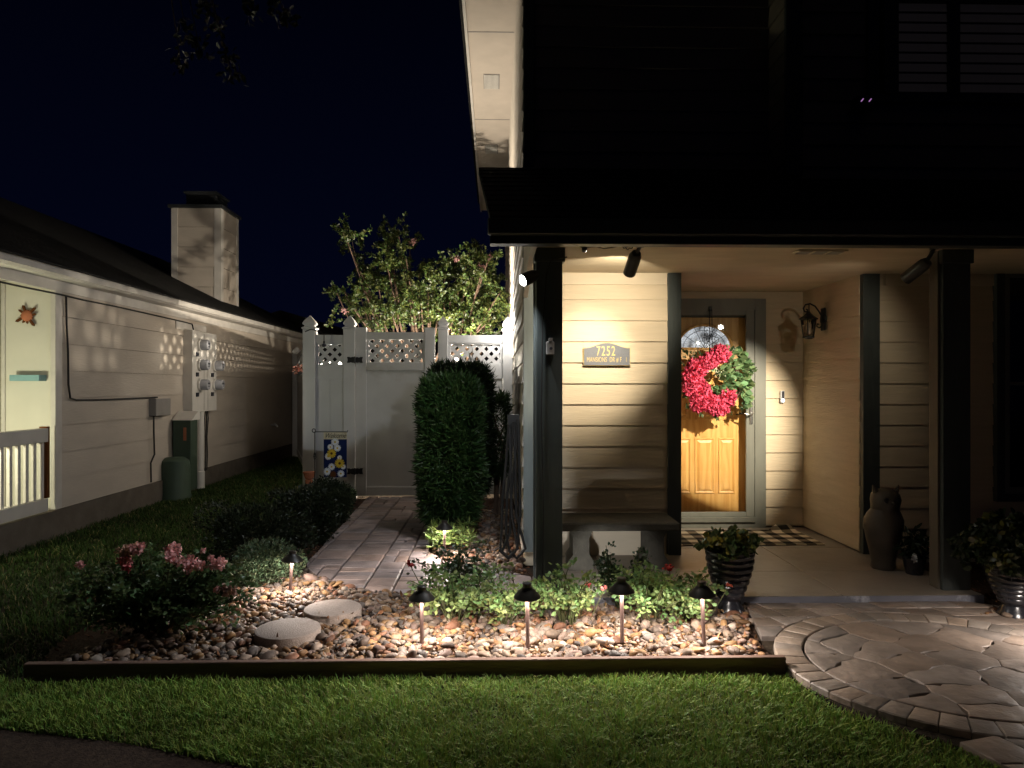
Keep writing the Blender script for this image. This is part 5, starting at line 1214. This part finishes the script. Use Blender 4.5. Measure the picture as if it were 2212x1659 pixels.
rb = [(985, 1345, .30, .40, 'low rose bush lit beside the leftmost edging path light'), (1090, 1350, .24, .36, 'sparse rose bush between the first two edging path lights'),
      (1225, 1350, .28, .40, 'leafy rose bush with a pink bud under the left column'), (1400, 1345, .26, .44, 'bright green rose bush beside the third edging path light'), (1470, 1342, .22, .38, 'dense rose bush just left of the ribbed planter')]
for i, (px, py, rr, hh, lb) in enumerate(rb):
    q = G(px, py); fl = []
    if i == 2: fl = [F_(1271, 1262, q.y+.1, .016, 16, (.7, .12, .14)), F_(1306, 1272, q.y, .018, 18, (.7, .22, .2))]
    if i == 4: fl = [F_(1445, 1226, q.y+.3, .03, 40, (.45, .05, .04)), F_(1575, 1265, q.y, .010, 10, (.7, .15, .1))]
    if i == 0: fl = [F_(885, 1219, q.y+.3, .02, 24, (.35, .04, .04))]
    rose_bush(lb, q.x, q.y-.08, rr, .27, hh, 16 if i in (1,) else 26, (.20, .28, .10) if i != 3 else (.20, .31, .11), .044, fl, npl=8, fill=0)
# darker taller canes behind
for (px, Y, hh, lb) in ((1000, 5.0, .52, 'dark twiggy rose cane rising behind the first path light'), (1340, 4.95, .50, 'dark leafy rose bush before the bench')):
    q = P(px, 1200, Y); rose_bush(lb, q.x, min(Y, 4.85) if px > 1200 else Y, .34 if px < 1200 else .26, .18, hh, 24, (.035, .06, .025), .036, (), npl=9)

# clipped shrubs left of the path
def shrub(label, c, r, n, size, base, sh=.5):
    lumps = [(0, 0, 0, 1)]+[(random.gauss(0, .4)*r[0], random.gauss(0, .4)*r[1], random.gauss(.1, .3)*r[2], random.uniform(.45, .7)) for _ in range(9)]
    L = []
    for (dx, dy, dz, k) in lumps:
        m_n = int(n*(k**2)/3.6); p = blobpts((c[0]+dx, c[1]+dy, c[2]+dz), (r[0]*k, r[1]*k, r[2]*k), m_n, .7); d = p-np.array(c); d /= np.linalg.norm(d, axis=1)[:, None]+1e-9
        p[:, 2] = np.maximum(p[:, 2], .02); L.append(leaf_mesh(p, size, leafcol(m_n, base, .4, .25), sh, .25, .3, dirs=d*.8))
    stems = [([(c[0], c[1], 0), (c[0]+random.uniform(-.6, .6)*r[0], c[1]+random.uniform(-.6, .6)*r[1], c[2])], [.012, .005], 5, False) for _ in range(8)]
    return plant('round_shrub', label, 'shrub', L, stems, None, group='clipped shrubs along the left of the path')
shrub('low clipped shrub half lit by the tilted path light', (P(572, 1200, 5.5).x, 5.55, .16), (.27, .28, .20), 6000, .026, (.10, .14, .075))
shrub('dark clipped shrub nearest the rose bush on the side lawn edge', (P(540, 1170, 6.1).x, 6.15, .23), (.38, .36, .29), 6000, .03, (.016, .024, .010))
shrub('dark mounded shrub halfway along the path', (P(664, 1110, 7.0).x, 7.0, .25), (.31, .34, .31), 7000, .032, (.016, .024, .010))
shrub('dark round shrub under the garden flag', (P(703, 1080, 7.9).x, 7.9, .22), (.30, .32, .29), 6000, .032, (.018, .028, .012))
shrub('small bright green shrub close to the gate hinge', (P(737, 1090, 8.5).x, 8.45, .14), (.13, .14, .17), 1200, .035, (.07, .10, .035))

# yew-like clipped hedges with long narrow leaves
def hedge(label, x0, x1, y0, y1, z0, z1, n, size, base, trunk=True):
    L = []; k = n
    c = np.array([(x0+x1)/2, (y0+y1)/2, (z0+z1)/2]); hsz = np.array([(x1-x0)/2, (y1-y0)/2, (z1-z0)/2])
    u = RNG.uniform(-1, 1, (k, 3)); mx_ = np.abs(u).max(1)[:, None]; pw_ = (np.abs(u)**6).sum(1)[:, None]**(1/6)
    s = u/pw_*(.78+.22*RNG.random((k, 1)))
    bulge = 1+.06*np.sin(s[:, 2:3]*7+s[:, 0:1]*4)+.05*np.sin(s[:, 0:1]*9+1)+.05*np.sin(s[:, 2:3]*17+s[:, 1:2]*8); taper = 1-.10*np.clip(-s[:, 2:3], 0, 1)**2
    p = c+s*hsz*np.concatenate([bulge*taper, bulge*taper, np.ones_like(bulge)], 1)
    d = s/np.linalg.norm(s, axis=1)[:, None]
    # sprays: each point carries several long needles
    for j in range(5):
        L.append(leaf_mesh(p+d*.01*j, size, leafcol(k, base, .4, .25), .13, .35, .15, dirs=d*.75+RNG.normal(size=d.shape)*.35))
    m2 = int(n*.05); q_ = RNG.integers(0, k, m2); pp = p[q_]; dd = d[q_]*.4+np.array([[0, 0, .5]])*RNG.random((m2, 1))+RNG.normal(size=(m2, 3))*.25
    for j in range(6): L.append(leaf_mesh(pp+dd*.022*j, size, leafcol(m2, tuple(1.5*b_ for b_ in base), .3, .25), .12, .3, .15, dirs=dd+RNG.normal(size=dd.shape)*.4))
    stems = [([(c[0]+random.uniform(-.1, .1), c[1]+random.uniform(-.1, .1), 0), (c[0]+random.uniform(-.15, .15), c[1]+random.uniform(-.1, .1), z0+.3), (c[0]+random.uniform(-.2, .2), c[1], z1-.2)], [.022, .018, .008], 6, False) for _ in range(5)]
    return plant('clipped_hedge', label, 'hedge', L, stems, None, M['bark'], group='clipped columnar hedges right of the path')
a = P(903, 1120, 6.95); b = P(1036, 816, 6.95)
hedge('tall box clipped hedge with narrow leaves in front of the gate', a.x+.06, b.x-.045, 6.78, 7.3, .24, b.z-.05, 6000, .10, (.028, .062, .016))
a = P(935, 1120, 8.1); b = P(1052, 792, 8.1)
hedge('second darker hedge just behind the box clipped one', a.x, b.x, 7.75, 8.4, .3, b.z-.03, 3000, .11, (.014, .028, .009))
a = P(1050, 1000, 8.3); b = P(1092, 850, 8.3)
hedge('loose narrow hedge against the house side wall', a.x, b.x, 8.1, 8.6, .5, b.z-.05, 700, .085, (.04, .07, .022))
# strappy growth lit at the hedge foot
L = []
for k in range(46):
    c = Vector((P(random.uniform(932, 1018), 1150, 6.5).x, random.uniform(6.35, 6.7), random.uniform(.10, .26))); n = 16; d = RNG.normal(size=(n, 3)); d[:, 2] = np.abs(d[:, 2])*.5+.05; d[:, 1] -= .2
    L.append(leaf_mesh(np.tile(np.array(c), (n, 1)), .085, leafcol(n, (.14, .20, .055), .3, .2), .11, .1, .1, dirs=d))
plant('strappy_shrub', 'bright strappy leaved growth lit by the path light at the hedge foot', 'shrub', L, [([(c.x, 6.5, 0), (c.x, 6.5, .2)], [.01, .005], 5, False)], None)
# garden hose hanging between hedge and column
m = MB()
for k, (pa, pb) in enumerate(((1118, 1075), (1109, 1090), (1099, 1070))):
    pts = [P(pa, 905+k*6, 6.05-.02*k), P(pa-6, 1000, 6.02), P(pa-14, 1080, 6.0), P(pa-16, 1150, 5.98), P(pb+10, 1190, 5.96), P(pb+22+k*4, 1206, 5.95), P(pb+42+k*3, 1185, 5.94), P(pa+6, 1110, 5.96), P(pa+4, 1000, 6.0), P(pa+2, 905+k*6, 6.05)]
    pp = []
    for i in range(len(pts)-1):
        for t in (0, .33, .66): pp.append(pts[i].lerp(pts[i+1], t))
    pp.append(pts[-1]); m.tube(pp, .012, 7)
m.build('garden_hose', M['hose'], smooth=True, label='dark garden hose hanging in loops beside the left porch column', cat='garden hose')
MB().bbox((P(1096, 905, 6.1).x, 6.06, P(1096, 925, 6.1).z), (P(1122, 905, 6.1).x, 6.10, P(1096, 895, 6.1).z), .004).build('hose_hanger', M['black'], label='dark bracket holding the garden hose at the house corner', cat='hose hanger')

# crape myrtle beyond the fence
tr = thing('crape_myrtle', 'lit green crape myrtle tree with pink flowers rising beyond the white fence', 'tree')
cl = [(738, 498, .16), (750, 520, .2), (765, 540, .2), (835, 518, .22), (862, 512, .2), (885, 523, .15), (850, 555, .26), (880, 575, .26), (812, 590, .26), (775, 628, .24), (745, 632, .18), (800, 645, .28), (845, 625, .3), (905, 590, .26),
      (940, 595, .26), (925, 635, .3), (965, 580, .2), (985, 555, .2), (1010, 565, .22), (1035, 548, .2), (1055, 560, .2), (1040, 590, .28), (1000, 610, .3), (1065, 600, .22), (1060, 640, .3), (1010, 660, .34), (960, 670, .34), (900, 680, .32), (850, 690, .3), (790, 690, .26), (1055, 690, .3), (760, 660, .2), (1075, 665, .2), (725, 628, .12), (770, 690, .26), (820, 700, .28), (870, 650, .3), (930, 700, .3), (990, 700, .3), (840, 590, .24), (790, 600, .22), (1020, 600, .26), (970, 625, .28), (910, 655, .3), (940, 705, .32), (1000, 690, .32), (1050, 700, .3), (1020, 700, .3), (970, 700, .3), (1075, 640, .24), (985, 655, .3)]
L = []; tips = []
for (px, py, r) in cl:
    Y = random.uniform(11.2, 12.6); c = P(px, py, Y); tips.append(c); r *= .92
    for j in range(int(10*(r/.25)**1.3)+2):
        p0 = c+Vector((random.gauss(0, .5)*r, random.gauss(0, .8)*r, random.gauss(0, .45)*r)); d = Vector((random.gauss(0, .8), random.gauss(0, .8), random.gauss(.55, .6))).normalized()
        Ls = r*random.uniform(.9, 1.9); n = int(26+Ls*60); t = RNG.random((n, 1)); p = np.array(p0)+np.array(d)*Ls*t+np.array([[0, 0, -.12*Ls]])*t*t+RNG.normal(size=(n, 3))*.014
        k = random.uniform(.6, 1.35); L.append(leaf_mesh(p, .055, leafcol(n, (.062*k, .085*k, .020*k), .45, .3), .55, .1, .25, dirs=np.tile(np.array(d)*.5, (n, 1))+RNG.normal(size=(n, 3))*.6))
V, Fq, c_ = joinm(L); npmesh('crown', V, Fq, 4, M['leaf'], tr, col=c_)
m = MB(); base = P(905, 900, 12.0); base.z = 0
forks = [Vector((base.x+dx, 12+dy, 1.25)) for dx, dy in ((-.45, 0), (-.15, .2), (.2, -.1), (.55, .15), (.0, -.2))]
for f in forks: m.tube([base, base.lerp(f, .5)+Vector((0, .03, .1)), f], [.06, .05, .04], 8)
for c in tips:
    f = min(forks, key=lambda q: (q-c).length+random.uniform(0, .3)); m.tube([f, f.lerp(c, .5)+Vector((random.gauss(0, .05), random.gauss(0, .05), .05)), c, c+(c-f).normalized()*.15], [.032, .018, .009, .003], 6)
m.build('trunk', M['bark'], tr, smooth=True)
L = []
for (px, py) in ((892, 521), (1060, 555), (1040, 577), (742, 672), (985, 560)):
    c = P(px, py, 11.4); p = blobpts(c, (.07, .07, .07), 34, .3); L.append(leaf_mesh(p, .03, leafcol(34, (.30, .16, .15), .3, .1), .9, .1, .5))
V, Fq, c_ = joinm(L); npmesh('blossoms', V, Fq, 4, M['petal'], tr, col=c_)
# overhanging dark branches, top left
ob = thing('overhanging_branch', 'faint dark leafy branch hanging in from the top left of the sky', 'tree branch')
L = []; m = MB(); root_ = P(250, -700, 4.6)
for (px, py) in ((400, 60), (430, 100), (470, 60), (490, 120), (500, 160), (540, 20), (590, 10), (620, 40), (450, 20), (390, 130)):
    c = P(px, py, 4.6+random.uniform(-.4, .4)); p = blobpts(c, (.07, .1, .09), 34, .1); L.append(leaf_mesh(p, .05, leafcol(34, (.010, .012, .007), .4, .2), .5, -.4, .2)); m.tube([root_, root_.lerp(c, .6)+Vector((0, 0, .12)), c], [.02, .008, .002], 5)
V, Fq, c_ = joinm(L); npmesh('foliage', V, Fq, 4, M['leaf'], ob, col=c_); m.build('branch', M['bark'], ob)

# security camera under the upper storey
q = P(1858, 228, 5.70); sc_ = thing('security_camera', 'small dark camera with two violet lights below the upper window', 'security camera', loc=(q.x, 5.70, q.z))
MB().bbox((-.07, -.09, -.06), (.07, .02, .05), .01).build('housing', M['black'], sc_)
M['ir'] = emis('infrared_led', (.75, .35, .9), .4)
for s in (-1, 1): m = MB(); m.tube([(s*.032-.008, -.093, -.004), (s*.032+.010, -.093, .018)], .005, 6); m.build('led', M['ir'], sc_)
